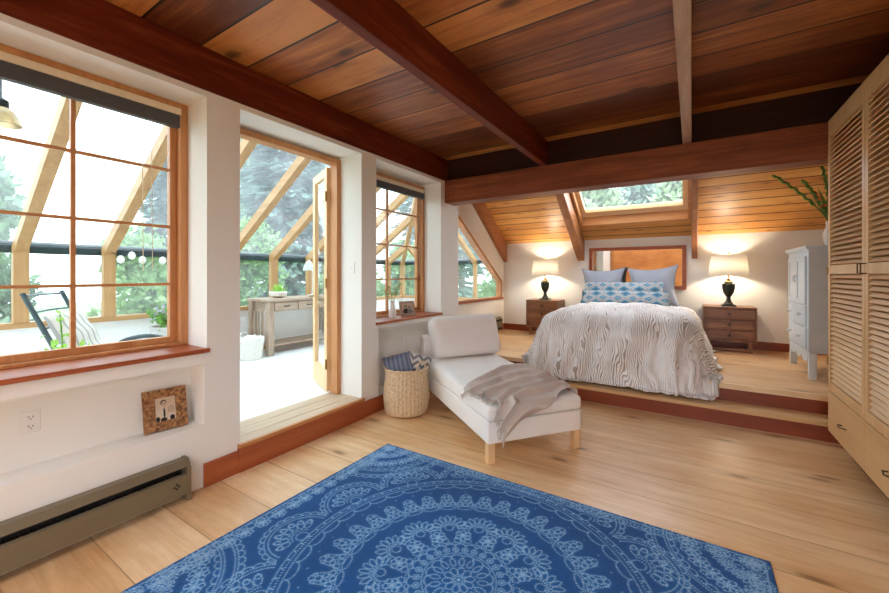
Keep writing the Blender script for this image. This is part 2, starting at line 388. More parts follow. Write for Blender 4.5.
# ------------------------------------------------------------------ camera
THETA = math.atan(247.5/387)
cam = bpy.data.cameras.new('camera'); co = bpy.data.objects.new('camera', cam); COL.objects.link(co)
cam.sensor_width = 36; cam.lens = 36*387/889; cam.shift_y = -22/889; cam.clip_start = .05; cam.clip_end = 200
co.location = (2.712, 0, 1.4); co.rotation_euler = (PI/2, 0, THETA); SC.camera = co

# ================================================================== ROOM SHELL
NY, RX = -2.3, 4.3           # near wall, right wall
PZ = .33                     # bedroom platform height
BY, BZ = 7.05, 2.0           # back wall plane and its top at the sloped ceiling
SL = .68                     # ceiling slope
LX = -.41                    # bedroom left wall
W1 = (-.86, 1.314); DR = (1.537, 2.741); W2 = (2.951, 4.156); HEAD = 2.58; SILL = .885
struct(MB().box(-.3, RX+.15, NY-.15, 4.46, -.1, 0).build('floor', M['floor']), 'wide-board honey pine floor of the main room')
struct(MB().box(LX-.14, RX+.15, 4.69, BY+.15, PZ-.05, PZ).build('floor', M['floor']), 'raised pine floor under the bed')
struct(MB().box(-.3, RX, 4.69, 4.72, .163, PZ-.05).build('trim_1', M['step_x']), 'upper red step riser')
struct(MB().box(-.3, RX, 4.44, 4.72, .128, .163).build('trim_2', M['maple_x'], bevel=.004), 'lower pale step tread')
struct(MB().box(-.3, RX, 4.452, 4.48, 0, .128).build('trim_3', M['step_x']), 'lower red step riser')
# left wall (thick, furred out in front of the glass wall)
w = MB()
X0, X1, TOP = LX, 0, 2.9
def seg(y0, y1, z0, z1, x0=X0, x1=X1): w.box(x0, x1, y0, y1, z0, z1)
seg(NY-.15, W1[0], -.1, TOP)
seg(W1[0], W1[1], HEAD, TOP); seg(W1[0], W1[1], .811, SILL)
seg(W1[0], W1[1], -.1, .408); seg(W1[0], 1.30, .408, .811, X0, -.185); seg(1.30, W1[1], .408, .811)
seg(W1[1], DR[0], -.1, TOP)
seg(DR[0], DR[1], HEAD, TOP); seg(DR[0], DR[1], -.1, .15)
seg(DR[1], W2[0], -.1, TOP)
seg(W2[0], W2[1], HEAD, TOP); seg(W2[0], W2[1], .84, SILL); seg(W2[0], W2[1], -.1, .16); seg(W2[0], 2.985, .16, .84); seg(4.12, W2[1], .16, .84); seg(2.985, 4.12, .16, .84, X0, -.185)
seg(W2[1], 4.59, -.1, TOP)
w.box(X0, X0+.1, NY-.15, 4.59, TOP, 3.75)
struct(w.build('wall_left', M['wall']), 'thick white window wall')
# bedroom left wall with the raked window
w = MB()
def cz(y): return BZ + SL*(BY-y)
YA, YB, ZS = 4.9, 6.95, .93
def rk(y): return 1.275 + .645*(6.95-y)
TX0, TX1 = LX-.12, LX
w.prism([(4.45,-.1),(BY+.1,-.1),(BY+.1,ZS),(4.45,ZS)], 'x', TX0, TX1)
w.prism([(4.45,ZS),(YA,ZS),(YA,cz(YA)),(4.45,cz(4.45))], 'x', TX0, TX1)
w.prism([(YB,ZS),(BY+.1,ZS),(BY+.1,cz(BY+.1)),(YB,cz(YB))], 'x', TX0, TX1)
w.prism([(YA,rk(YA)),(YB,rk(YB)),(YB,cz(YB)),(YA,cz(YA))], 'x', TX0, TX1)
struct(w.build('wall_left', M['wall']), 'white bedroom side wall with the raked window')
struct(MB().box(LX-.12, RX+.15, BY, BY+.12, .2, BZ+.01).build('wall_back', M['wall']), 'white wall behind the bed')
struct(MB().box(RX, RX+.12, NY-.15, BY+.12, -.1, 3.2).build('wall_right', M['wall']), 'white wall behind the wardrobe')
w = MB()
WN = (2.45, 4.1, .35, 2.0)
w.box(-.41, WN[0], NY-.12, NY, -.1, 2.95); w.box(WN[1], RX, NY-.12, NY, -.1, 2.95); w.box(WN[0], WN[1], NY-.12, NY, -.1, WN[2]); w.box(WN[0], WN[1], NY-.12, NY, WN[3], 2.95)
struct(w.build('wall_near', M['ceil']), 'board-clad wall at the near end of the room')
r0 = root('window_5', 'wide window added in the near wall to light the room', (0, NY-.06, 0))  # added behind the camera to let in fill light
f = MB()
f.box(WN[0], WN[0]+.06, -.04, .04, WN[2], WN[3]); f.box(WN[1]-.06, WN[1], -.04, .04, WN[2], WN[3]); f.box(WN[0]+.06, WN[1]-.06, -.04, .04, WN[2], WN[2]+.06); f.box(WN[0]+.06, WN[1]-.06, -.04, .04, WN[3]-.06, WN[3])
for k in (1,): x = WN[0]+(WN[1]-WN[0])*k/2; f.box(x-.03, x+.03, -.04, .04, WN[2]+.06, WN[3]-.06)
f.build('window_frame', M['fir_z'], r0)
MB().box(WN[0]+.06, WN[1]-.06, -.004, .004, WN[2]+.06, WN[3]-.06).build('pane', M['glass'], r0)
# ceilings
NS = ((.35, 2.1), (2.45, 4.15)); NSY = (-2.1, -.5)
cb = MB().box(-.41, RX+.12, NSY[1], 5.75, 2.9, 2.96).box(-.41, RX+.12, NY-.12, NSY[0], 2.9, 2.96)
for a_, b_ in ((-.41, NS[0][0]), (NS[0][1], NS[1][0]), (NS[1][1], RX+.12)): cb.box(a_, b_, NSY[0], NSY[1], 2.9, 2.96)
struct(cb.build('ceiling', M['ceil']), 'stained board ceiling of the main room')
for i_, (a_, b_) in enumerate(NS):
    r0 = root('window_%d' % (6+i_), 'skylight added in the ceiling behind the camera to light the room')  # out of view, added to brighten the room against the outside
    f = MB().box(a_, a_+.05, NSY[0], NSY[1], 2.9, 3.08).box(b_-.05, b_, NSY[0], NSY[1], 2.9, 3.08).box(a_+.05, b_-.05, NSY[0], NSY[0]+.05, 2.9, 3.08).box(a_+.05, b_-.05, NSY[1]-.05, NSY[1], 2.9, 3.08)
    f.build('window_frame', M['fir_y'], r0)
    MB().box(a_+.05, b_-.05, NSY[0]+.05, NSY[1]-.05, 3.03, 3.036).build('pane', M['glass'], r0)
SKX = (1.14, 2.70); SKY = (5.30, 6.72)
c = MB()
def slab(x0, x1, y0, y1, th=.05):
    c.prism([(y0, cz(y0)), (y1, cz(y1)), (y1, cz(y1)+th), (y0, cz(y0)+th)], 'x', x0, x1)
slab(LX-.12, SKX[0], 5.4, BY+.12); slab(SKX[1], RX+.12, 5.4, BY+.12); slab(SKX[0], SKX[1], SKY[1], BY+.12)
struct(c.build('ceiling', M['slope']), 'sloped knotty pine ceiling over the bed')
# gap filler roof between flat ceiling and slope top beside the skylight
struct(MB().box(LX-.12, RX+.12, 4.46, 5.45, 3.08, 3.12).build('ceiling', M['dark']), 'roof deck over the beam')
# baseboards and threshold
struct(MB().box(0, .02, 1.29, DR[0]-.02, 0, .155).box(0, .02, DR[1]+.02, 4.44, 0, .155).build('baseboard_left', M['red_y'], bevel=.003), 'red fir baseboard under the window wall')
struct(MB().box(LX, RX, BY-.02, BY, PZ, PZ+.115).build('baseboard_back', M['step_x'], bevel=.003), 'red baseboard behind the bed')
struct(MB().box(LX, LX+.02, 4.6, BY-.02, PZ, PZ+.115).build('baseboard_left', M['red_y'], bevel=.003), 'red baseboard on the bedroom side wall')
struct(MB().box(.001, .028, DR[0]-.02, DR[1]+.02, 0, .172).build('trim_4', M['red_y'], bevel=.003), 'red riser under the door threshold')

# ------------------------------------------------------------------ beams
def beam(name, label, box, mat, group=None, cat='beam', bev=.006):
    b = box; cx, cy, z0 = (b[0]+b[1])/2, (b[2]+b[3])/2, b[4]
    o = MB().box(b[0]-cx, b[1]-cx, b[2]-cy, b[3]-cy, 0, b[5]-z0).build(name, mat, loc=(cx, cy, z0), bevel=bev)
    return tag(o, label, cat, group)
beam('ceiling_beam', 'dark red ceiling beam running along the top of the window wall', (-.12,.012,NY,4.30,2.618,2.899), M['beam_y'])
beam('ceiling_beam', 'dark red ceiling beam crossing the boards between window wall and room centre', (1.272,1.345,NY,4.30,2.622,2.9), M['beam_y'])
beam('ceiling_beam', 'worn narrow ceiling beam with pale underside straight above the bed side', (2.638,2.71,NY,4.30,2.622,2.9), M['worn_beam'])
beam('cross_beam', 'big red cross beam spanning the room in front of the bed alcove', (0.002,RX,4.24,4.47,2.325,2.62), M['cross'], bev=.01)
beam('rim_board', 'dark board with shade in its colour standing on the cross beam up to the ceiling', (.002,RX,4.30,4.40,2.6205,2.9), M['rimwood'])
def rafter(label, x0, x1, y0=5.3):
    xc = (x0+x1)/2
    p = [(y0, cz(y0)-.30), (BY-.002, cz(BY)-.36), (BY-.002, cz(BY)-.004), (y0, cz(y0)-.004)]
    o = MB().prism([(a-BY, b-BZ) for a, b in p], 'x', x0-xc, x1-xc).build('rafter', M['rafter_y'], loc=(xc, BY, BZ), bevel=.006)
    return tag(o, label, 'rafter', None)
rafter('brown sloping rafter against the bedroom side wall above the raked window', LX+.002, LX+.075)
rafter('brown sloping rafter on the left edge of the skylight', 1.0, 1.125)
rafter('brown sloping rafter on the right edge of the skylight', 2.706, 2.78)

# ------------------------------------------------------------------ skylight
r0 = root('window_4', 'skylight in the sloped ceiling over the bed')
f = MB()
def slope_pt(y, off=0): return (y, cz(y)+off)
for x0, x1 in ((SKX[0], SKX[0]+.035), (SKX[1]-.035, SKX[1])):
    f.prism([(SKY[0], cz(SKY[0])-.03), (SKY[1], cz(SKY[1])-.03), (SKY[1], cz(SKY[1])+.2), (SKY[0], cz(SKY[0])+.2)], 'x', x0, x1)
f.prism([(SKY[1]-.035, cz(SKY[1])-.01), (SKY[1], cz(SKY[1])-.03), (SKY[1], cz(SKY[1])+.2), (SKY[1]-.035, cz(SKY[1])+.22)], 'x', SKX[0]+.035, SKX[1]-.035)
f.build('window_frame', M['fir_x'], r0, bevel=.003)
f = MB()
ys = (SKY[0], SKY[1]-.035)
def so(y, a): return cz(y)+a
for x0, x1 in ((SKX[0]+.035, SKX[0]+.10), (SKX[1]-.10, SKX[1]-.035)):
    f.prism([(ys[0], so(ys[0],.10)), (ys[1], so(ys[1],.10)), (ys[1], so(ys[1],.17)), (ys[0], so(ys[0],.17))], 'x', x0, x1)
f.prism([(ys[1]-.09, so(ys[1]-.09,.10)), (ys[1], so(ys[1],.10)), (ys[1], so(ys[1],.17)), (ys[1]-.09, so(ys[1]-.09,.17))], 'x', SKX[0]+.10, SKX[1]-.10)
f.build('sash', M['pale_x'], r0, bevel=.003)
MB().prism([(ys[0], so(ys[0],.135)), (ys[1]-.09, so(ys[1]-.09,.135)), (ys[1]-.09, so(ys[1]-.09,.145)), (ys[0], so(ys[0],.145))], 'x', SKX[0]+.10, SKX[1]-.10).build('pane', M['skyglass'], r0)

# ------------------------------------------------------------------ windows 1 and 2
def gridwindow(name, label, y0, y1, z0, z1, ymunt, zmunt, fx=-.257):
    r = root(name, label)
    f = MB(); t = .05
    f.box(fx-.13, fx, y0, y0+t, z0, z1); f.box(fx-.13, fx, y1-t, y1, z0, z1); f.box(fx-.13, fx, y0+t, y1-t, z1-t, z1); f.box(fx-.13, fx, y0+t, y1-t, z0, z0+.02)
    f.build('window_frame', M['fir_z'], r, bevel=.004)
    s = MB(); a, b, c0, c1 = y0+t, y1-t, z0+.02, z1-t; q = .042; x0, x1 = fx-.095, fx-.05
    s.box(x0, x1, a, a+q, c0, c1); s.box(x0, x1, b-q, b, c0, c1); s.box(x0, x1, a+q, b-q, c0, c0+q); s.box(x0, x1, a+q, b-q, c1-q, c1)
    s.build('sash', M['fir_z'], r, bevel=.004)
    mu = MB()
    for y in ymunt: mu.box(x0+.008, x1-.008, y-.011, y+.011, c0+q, c1-q)
    for z in zmunt: mu.box(x0+.010, x1-.010, a+q, b-q, z-.009, z+.009)
    mu.build('glazing_bars', M['fir_y'], r)
    MB().box(x0+.019, x0+.025, a+q, b-q, c0+q, c1-q).build('pane', M['glass'], r)
    # sill board
    MB().box(fx-.03, 0, y0+.001, y1-.001, SILL, SILL+.028).box(.0, .022, y0-.012, y1+.012, SILL, SILL+.028).build('window_sill', M['red_y'], r, bevel=.004)
    return r
gridwindow('window_1', 'large grid window at the left with a dark raised blind', W1[0], W1[1], SILL+.028, HEAD, (.7325,.2175,-.2975), (1.334,1.728,2.118))
gridwindow('window_2', 'narrow grid window between the door and the bed alcove', W2[0], W2[1], SILL+.028, HEAD-.03, (3.49,), (1.345,1.752,2.155))
def blind(label, y0, y1, z1, drop, cords):
    t = thing('window_blind', label, 'blind', (-.232, (y0+y1)/2, z1))
    h = (y1-y0)/2
    MB().box(-.022, .022, -h, h, -.045, 0).build('headrail', M['rail'], t, bevel=.004)
    s = MB(); z = -.047
    while z > -drop: s.box(-.024, .022, -h+.01, h-.01, z-.007, z); z -= .0095
    s.build('slats', M['blind'], t)
    for y in cords: MB().tube([(.012, h-y, -.04), (.014, h-y, -.5), (.013, h-y+.004, -1.1)], .0022, 6).build('cord', M['rail'], t)
blind('dark slatted blind drawn up at the top of the large left window', W1[0]+.06, W1[1]-.06, HEAD-.055, .128, (.17,.22))
blind('dark slatted blind drawn up at the top of the narrow window', W2[0]+.055, W2[1]-.055, HEAD-.085, .12, (.12,))

# raked window 3
r0 = root('window_3', 'raked window in the bedroom side wall')
f = MB(); t = .05; fx0, fx1 = LX-.10, LX+.012
f.prism([(YB-t,ZS+.03),(YB,ZS+.03),(YB,rk(YB)),(YB-t,rk(YB-t))], 'x', fx0, fx1)
f.prism([(YA,ZS+.03),(YA+t,ZS+.03),(YA+t,rk(YA+t)),(YA,rk(YA))], 'x', fx0, fx1)
f.prism([(YA+t,rk(YA+t)-.065),(YB-t,rk(YB-t)-.065),(YB-t,rk(YB-t)),(YA+t,rk(YA+t))], 'x', fx0, fx1)
f.box(fx0, fx1, YA+t, YB-t, ZS+.03, ZS+.05)
f.build('window_frame', M['fir_y'], r0, bevel=.004)
MB().box(LX-.11, LX+.04, YA-.02, YB+.02, ZS, ZS+.03).build('window_sill', M['red_y'], r0, bevel=.004)
MB().prism([(YA+t,ZS+.05),(YB-t,ZS+.05),(YB-t,rk(YB-t)-.065),(YA+t,rk(YA+t)-.065)], 'x', LX-.06, LX-.054).build('pane', M['glass'], r0)

# ------------------------------------------------------------------ door
r0 = root('door_1', 'open glazed door to the sunroom')
f = MB(); t = .05; a, b = DR; x0, x1 = -.39, -.288
f.box(x0, x1, a, a+t, .20, HEAD-.02); f.box(x0, x1, b-t, b, .20, HEAD-.02); f.box(x0, x1, a+t, b-t, HEAD-.07, HEAD-.02)
f.build('door_frame', M['fir_z'], r0, bevel=.004)
th = MB()
for k in range(3): th.box(-.41+k*.146+.002, -.41+(k+1)*.146-.002, a+.001, b-.001, .15, .197)
th.build('threshold', M['thresh'], r0, bevel=.004)
MB().box(.0, .032, a-.02, b+.02, .172, .2).build('threshold_nosing', M['fir_y'], r0, bevel=.006)
# leaf hinged on the far jamb, swung out into the sunroom
lf = bpy.data.objects.new('door_leaf', None); COL.objects.link(lf); lf.parent = r0
lf.location = (-.40, b-t-.01, .21); lf.rotation_euler = (0, 0, R(155)); LW, LH = .56, 2.28
s = MB(); q = .09; d = .022
s.box(0, q, -d, d, 0, LH); s.box(LW-q, LW, -d, d, 0, LH); s.box(q, LW-q, -d, d, 0, .22); s.box(q, LW-q, -d, d, LH-q, LH)
leaf = s.build('leaf_frame', M['pale_z'], lf, bevel=.003)
MB().box(q, LW-q, -.004, .004, .22, LH-q).build('pane', M['glass'], lf)
for z in (.28, 1.1, 1.98):
    MB().box(-.012, .03, .0225, .03, z-.045, z+.045).tube([(-.008,.032,z-.05),(-.008,.032,z+.05)], .009, 8).build('hinge', M['brass'], lf)
MB().tube([(LW-.045,.02,.95),(LW-.045,.075,.95)], .009, 8).tube([(LW-.045,.075,.95),(LW-.15,.075,.95)], .009, 8).build('handle', M['brass'], lf)

# wall plates
def outlet(label, y, z):
    t = thing('wall_outlet', label, 'outlet', (-.185, y, z))
    MB().box(0, .006, -.036, .036, -.058, .058).build('cover_plate', M['plastic'], t, bevel=.003)
    for z in (-.024, .024):
        MB().tube([(.006,0,z),(.0085,0,z)], .017, 16).build('socket', M['plastic'], t)
        MB().box(.0086,.0092,-.009,-.006,z-.002,z+.008).box(.0086,.0092,.006,.009,z-.002,z+.007).tube([(.0086,0,z-.009),(.0092,0,z-.009)],.003,8).build('slot', M['dark'], t)
outlet('white double power outlet plate in the niche under the large window', .535, .635)
outlet('white double power outlet plate in the wall niche behind the seagrass basket', 3.65, .59)
t = thing('light_switch', 'white light switch plate beside the open door', 'switch', (-.13, DR[1], 1.468))
MB().box(-.036, .036, -.006, 0, -.06, .06).build('cover_plate', M['plastic'], t, bevel=.003)
MB().box(-.006, .006, -.014, -.006, -.012, .012).build('toggle', M['plastic'], t)

# ------------------------------------------------------------------ baseboard heaters
def heater(label, x, y0, y1, z0, h, d):
    t = thing('baseboard_heater', label, 'heater', (x, (y0+y1)/2, z0)); l = (y1-y0)/2
    MB().box(0, .012, -l+.02, l-.02, .02, h-.03).build('back_plate', M['dark'], t)
    MB().prism([(0,h-.006),(.6*d,h-.006),(d,h-.04),(d-.004,h-.045),(.6*d-.003,h-.012),(0,h-.012)], 'y', -l+.022, l-.022).build('hood', M['metal'], t)
    MB().prism([(d-.008,.045),(d,.045),(d,h-.092),(d-.02,h-.084),(d-.022,h-.089),(d-.008,h-.097)], 'y', -l+.022, l-.022).build('front_panel', M['metal'], t)
    fn = MB(); y = -l+.05
    while y < l-.05: fn.box(.015, d-.03, y, y+.004, .05, h-.09); y += .03
    fn.build('fins', M['dark'], t)
    for s in (-1, 1):
        y = s*(l-.011)
        MB().prism([(0,0.0),(d+.004,0.0),(d+.004,h-.05),(.6*d,h),(0,h)], 'y', y-.011, y+.011).build('end_cap', M['metal'], t, bevel=.002)
    return t
t = heater('long taupe baseboard heater on the floor below the large window', .001, -1.3, 1.18, .001, .255, .085)
e = MB()
for (dy, dz) in ((0,0),(.012,.012),(-.012,.012),(0,.026)): e.tube([(.0855,1.10+dy,.10+dz),(.088,1.10+dy,.10+dz)], .006, 8)
e.bar((.0865,1.10,.085),(.0865,1.10,.115),.004,.002)
e.build('emblem', M['black'], t, loc=(0, .06, 0))
heater('short taupe baseboard heater on the side wall past the chaise', LX+.021, 5.2, 6.76, PZ+.03, .245, .08)

# ================================================================== SUNROOM
SX, SY0, SY1, SF, EZ, RZ, BAY, RS = -3.2, -1.7, 7.35, .18, 1.70, .90, .7225, .695
def roofz(x): return EZ + RS*(x-SX)
struct(MB().box(SX-.1, LX, SY0, SY1+.1, .06, SF).build('floor', M['sunfloor']), 'white floor of the sunroom')
struct(MB().box(SX-.06, SX, SY0, SY1+.06, SF, RZ-.06).box(SX, LX, SY1, SY1+.06, SF, RZ-.06).box(SX, LX, SY0-.06, SY0, SF, RZ-.06).build('wall_sunroom', M['white']), 'white knee wall of the sunroom')
sr = thing('sunroom_frame', 'pale fir post and rafter frame of the glass sunroom outside the window wall', 'sunroom', (SX, 0, SF))
def sb(mb, name, mat, bev=.004):
    mb.v = [(x-SX, y, z-SF) for x, y, z in mb.v]; return mb.build(name, mat, sr, bevel=bev)
sb(MB().box(SX-.08, SX+.06, SY0, SY1+.08, RZ-.06, RZ), 'sill_rail', M['sunwood_y'])
sb(MB().box(SX+.06, LX, SY1-.06, SY1+.08, RZ-.06, RZ), 'sill_rail', M['sunwood_x'])
sb(MB().box(SX-.002, LX-.3, SY1-.014, SY1, SF, SF+.1).box(SX, SX+.014, SY0, SY1-.014, SF, SF+.1), 'skirting', M['sunwood_y'])
sb(MB().box(SX-.09, SX-.03, SY0, SY1+.08, EZ-.075, EZ+.05), 'eave_flashing', M['flash'])
sb(MB().box(SX-.03, LX, SY1+.03, SY1+.09, EZ-.075, EZ+.05), 'eave_flashing', M['flash'])
posts = [1.015 + BAY*k for k in range(-3, 9)]
posts = [y for y in posts if y < SY1-.3] + [SY1-.03]
def hipx(y): return None
for y in posts:
    sb(MB().box(SX-.02, SX+.07, y-.058, y+.058, RZ, EZ), 'post', M['sunwood_z'])
    xe = min(LX-.03, SX + max(.4, SY1 - y)) if y < SY1-.1 else None
    if xe: sb(MB().bar((SX-.02, y, EZ-.045), (xe, y, roofz(xe)-.06), .10, .12, (0,0,1)), 'rafter', M['sunwood_x'])
for x in (-1.2, -1.95, -2.6):
    sb(MB().box(x-.035, x+.035, SY1-.05, SY1+.04, RZ, EZ), 'post', M['sunwood_z'])
    yl = SY1 - (x-SX)
    sb(MB().bar((x, SY1, EZ-.045), (x, yl, EZ+RS*(SY1-yl)-.06), .07, .11, (0,0,1)), 'rafter', M['sunwood_y'])
sb(MB().bar((SX, SY1, EZ-.045), (LX-.03, SY1-(LX-.03-SX), roofz(LX-.03)-.06), .08, .13), 'hip_rafter', M['sunwood_x'])
sb(MB().box(LX-.08, LX-.005, SY0, SY1-(LX-SX), 3.56, 3.66), 'ridge_board', M['sunwood_y'])
# glazing: one pane per bay for walls and roof
ed = [SY0] + posts
for a, b in zip(ed[:-1], ed[1:]):
    if b - a < .15: continue
    sb(MB().box(SX-.012, SX-.006, a+.03, b-.03, RZ, EZ), 'glass_pane', M['sunglass'], 0)
    xa, xb = (min(LX-.03, SX+max(0, SY1-y)) for y in (a, b))
    o = .015
    P = [(SX-.03, a, EZ+o), (SX-.03, b, EZ+o), (xb, b, roofz(xb)+o), (xa, a, roofz(xa)+o)]
    sb(MB().add(P + [(x, y, z+.006) for x, y, z in P], [(0,1,2,3),(7,6,5,4),(0,4,5,1),(1,5,6,2),(2,6,7,3),(3,7,4,0)]), 'glass_pane', M['sunglass'], 0)
sb(MB().box(SX+.04, LX, SY1+.006, SY1+.012, RZ, EZ), 'glass_pane', M['sunglass'], 0)
xe = LX-.03; ye = SY1-(xe-SX); o = .015
P = [(SX-.03, SY1+.02, EZ+o), (xe, SY1+.02, EZ+o), (xe, ye, roofz(xe)+o)]
sb(MB().add(P + [(x, y, z+.006) for x, y, z in P], [(0,1,2),(5,4,3),(0,3,4,1),(1,4,5,2),(2,5,3,0)]), 'glass_pane', M['sunglass'], 0)
sb(MB().box(SX, LX, SY0-.012, SY0-.006, RZ, EZ), 'glass_pane', M['sunglass'], 0)
P = [(SX, SY0, EZ), (LX-.03, SY0, EZ), (LX-.03, SY0, roofz(LX-.03))]
sb(MB().add(P + [(x, y-.006, z) for x, y, z in P], [(0,1,2),(5,4,3),(0,3,4,1),(1,4,5,2),(2,5,3,0)]), 'glass_pane', M['sunglass'], 0)

# string of small round lights under the eave
t = thing('string_lights', 'string of small white globe lights hanging under the sunroom eave', 'string lights', (SX+.1, 2.05, EZ-.02))
pts = [(0, -.33+.66*k/12, -.05*math.sin(PI*((k*1.0/12)*3 % 1))) for k in range(13)]
MB().tube(pts, .004, 6).build('cable', M['black'], t)
for k in (2, 4, 6, 10): MB().lathe([(.001,-.1),(.03,-.085),(.042,-.05),(.03,-.015),(.012,0)], 12, pts[k]).build('globe', M['ceramic'], t, smooth=60)

# pendant lamp
t = thing('pendant_lamp', 'pendant lamp with a small amber bell shade seen at the left edge', 'lamp', (-1.0, .555, 2.36))
MB().lathe([(.095,0),(.085,.04),(.06,.085),(.03,.11)], 20).build('shade', M['amber'], t, smooth=60)
MB().lathe([(.036,.105),(.036,.15),(.012,.17)], 14).build('cap', M['black'], t, smooth=40)
MB().tube([(0,0,.165),(0,0,.80)], .005, 6).build('cord', M['black'], t)

# bentwood lounge chair with striped cushion
def lounge():
    t = thing('lounge_chair', 'dark framed reclining lounge chair with a striped cushion outside the large window', 'chair', (-1.42, 1.22, SF), R(-36))
    # local: +y is the direction it faces
    for s in (-1, 1):
        x = s*.30
        base = [(x, .60, .0), (x, .62, .14), (x, .56, .40), (x, .42, .58), (x, .20, .66), (x, -.02, .62), (x, -.12, .45)]
        pts = []
        for i in range(len(base)-1):
            for k in range(5): pts.append(tuple(base[i][j] + (base[i+1][j]-base[i][j])*k/5 for j in range(3)))
        pts.append(base[-1])
        for _ in range(3): pts = [pts[0]] + [tuple((pts[i-1][j]+2*pts[i][j]+pts[i+1][j])/4 for j in range(3)) for i in range(1, len(pts)-1)] + [pts[-1]]
        MB().tube(pts, .02, 10).build('armrest', M['fr'], t, smooth=60)
        MB().tube([(x,.60,.012),(x,.2,.03),(x,-.3,.03),(x,-.58,.012)], .02, 8).build('runner', M['fr'], t, smooth=60)
        MB().tube([(x*.86,.5,.36),(x*.86,.1,.30),(x*.86,-.06,.32),(x*.86,-.22,.62),(x*.86,-.42,1.08)], .018, 8).build('side_rail', M['fr'], t, smooth=60)
        MB().tube([(x,-.05,.03),(x,-.1,.47)], .018, 8).build('leg', M['fr'], t)
    sl = []
    for k in range(6):
        u = k/5; y, z = -.12-.29*u, .44+.62*u
        MB().tube([(-.26,y,z),(0,y-.035,z),(.26,y,z)], .017, 8, flat=.5).build('back_slat', M['fr'], t, smooth=60)
    for y in (.44, .26, .08): MB().tube([(-.26,y,.30+.08*(y+.1)),(.26,y,.30+.08*(y+.1))], .016, 8).build('seat_slat', M['fr'], t)
    def cu(th0):
        def fn(u, v):
            x = (u-.5)*.5; l = v*1.16
            if l < .55: y, z = .50-l*1.0, .39-.06*(l/.55); ny, nz = 0, 1
            else:
                k = l-.55; y, z = -.05-k*.42, .35+k*.9; ny, nz = .9, .42
            th = th0*(1-abs(2*u-1)**6*.6)*(1-abs(2*v-1)**10*.6)*(1+.10*math.sin(v*40))
            return (x, y+ny*th, z+nz*th)
        return fn
    a = MB().grid(cu(.075), 13, 46)
    n = len(a.v); a.grid(cu(.0), 13, 46)
    rim = [i for i in range(13)] + [j*13+12 for j in range(1, 46)] + [45*13+i for i in range(11, -1, -1)] + [j*13 for j in range(44, 0, -1)]
    a.f += [(rim[i], rim[(i+1)%len(rim)], rim[(i+1)%len(rim)]+n, rim[i]+n) for i in range(len(rim))]
    a.build('cushion', M['sun_cushion'], t, smooth=60)
M['fr'] = plain('dark_teal_wood', (.055,.085,.095), .4)
lounge()

def leafquad(mb, p, sz, rnd, up=.3):
    d = Vector((rnd.uniform(-1,1), rnd.uniform(-1,1), rnd.uniform(-.6,1)+up)).normalized()
    a = d.cross(Vector((rnd.uniform(-1,1), rnd.uniform(-1,1), rnd.uniform(-1,1)))).normalized(); p = Vector(p)
    n = d.cross(a)
    mb.add([p, p+d*sz*.5+a*sz*.28+n*sz*.06, p+d*sz, p+d*sz*.5-a*sz*.28+n*sz*.06], [(0,1,2,3)])
rnd = random.Random(3)
# plant pressed against the window, in a pot on the sunroom floor
t = thing('potted_plant', 'bright green leafy potted plant just outside the large window beside the lounge chair', 'plant', (-.78, .80, SF))
MB().box(-.14,.14,-.14,.14,.40,.43).box(-.13,-.10,-.13,-.10,0,.40).box(.10,.13,-.13,-.10,0,.40).box(-.13,-.10,.10,.13,0,.40).box(.10,.13,.10,.13,0,.40).build('stand', M['white'], t)
MB().lathe([(.055,.43),(.075,.54),(.078,.55),(.07,.55),(.06,.53)], 18).build('pot', M['ceramic'], t, smooth=40)
a = MB()
for k in range(120):
    p = (rnd.gauss(0,.05), rnd.gauss(0,.065), .57+abs(rnd.gauss(0,.075))); leafquad(a, p, rnd.uniform(.05,.085), rnd)
for k in range(14):
    leafquad(a, (.0+rnd.gauss(0,.008), -.01+rnd.gauss(0,.01), .7+k*.02), .05, rnd)
a.build('foliage', M['limeleaf'], t)
MB().tube([(0,0,.53),(.01,-.01,.75),(0,-.02,.96)], .005, 6).build('stem', M['leaf'], t)

# flower planter on the sunroom floor near the knee wall
t = thing('flower_planter', 'grey planter of mauve and green flowers behind the right side of the large window', 'planter', (-2.80, 2.22, SF))
MB().lathe([(.15,0),(.19,.55),(.20,.58),(.18,.58),(.17,.53)], 20).build('pot', M['terracotta'], t, smooth=40)
a = MB(); b2 = MB()
for k in range(130): leafquad(a, (rnd.gauss(0,.08), rnd.gauss(0,.08), .43+abs(rnd.gauss(0,.1))+.16), .12, rnd)
for k in range(110): leafquad(b2, (rnd.gauss(0,.085), rnd.gauss(0,.085), .64+abs(rnd.gauss(0,.1))), .06, rnd)
M['mauve'] = leaf_mat('mauve_petals', (.42,.40,.50), (.62,.58,.66), 20)
a.build('foliage', M['leaf'], t); b2.build('petals', M['mauve'], t)

# console table in the sunroom
t = thing('console_table', 'weathered wooden console table with drawers against the sunroom knee wall', 'table', (-2.84, 4.15, SF))
TW, TD, TH = .72, .27, .85      # half length (y), half depth (x), height
MB().box(-TD-.02, TD+.02, -TW-.02, TW+.02, TH-.04, TH).build('tabletop', M['weather_y'], t, bevel=.005)
MB().box(-TD+.03, TD-.02, -TW+.05, TW-.05, TH-.19, TH-.04).build('apron', M['weather_y'], t)
for sx in (-1, 1):
    for sy in (-1, 1):
        x, y = sx*(TD-.045), sy*(TW-.045)
        MB().box(x-.045, x+.045, y-.045, y+.045, 0, TH-.04).build('leg', M['weather_z'], t, bevel=.006)
MB().box(-TD+.05, TD-.09, -TW+.09, TW-.09, .12, .15).build('shelf', M['weather_y'], t, bevel=.004)
for sy in (-1, 1):
    s = MB()
    for k in range(4): s.box(-TD+.09+k*.1, -TD+.12+k*.1, sy*(TW-.04)-.012, sy*(TW-.04)+.012, .15, TH-.19)
    s.build('side_slats', M['weather_z'], t)
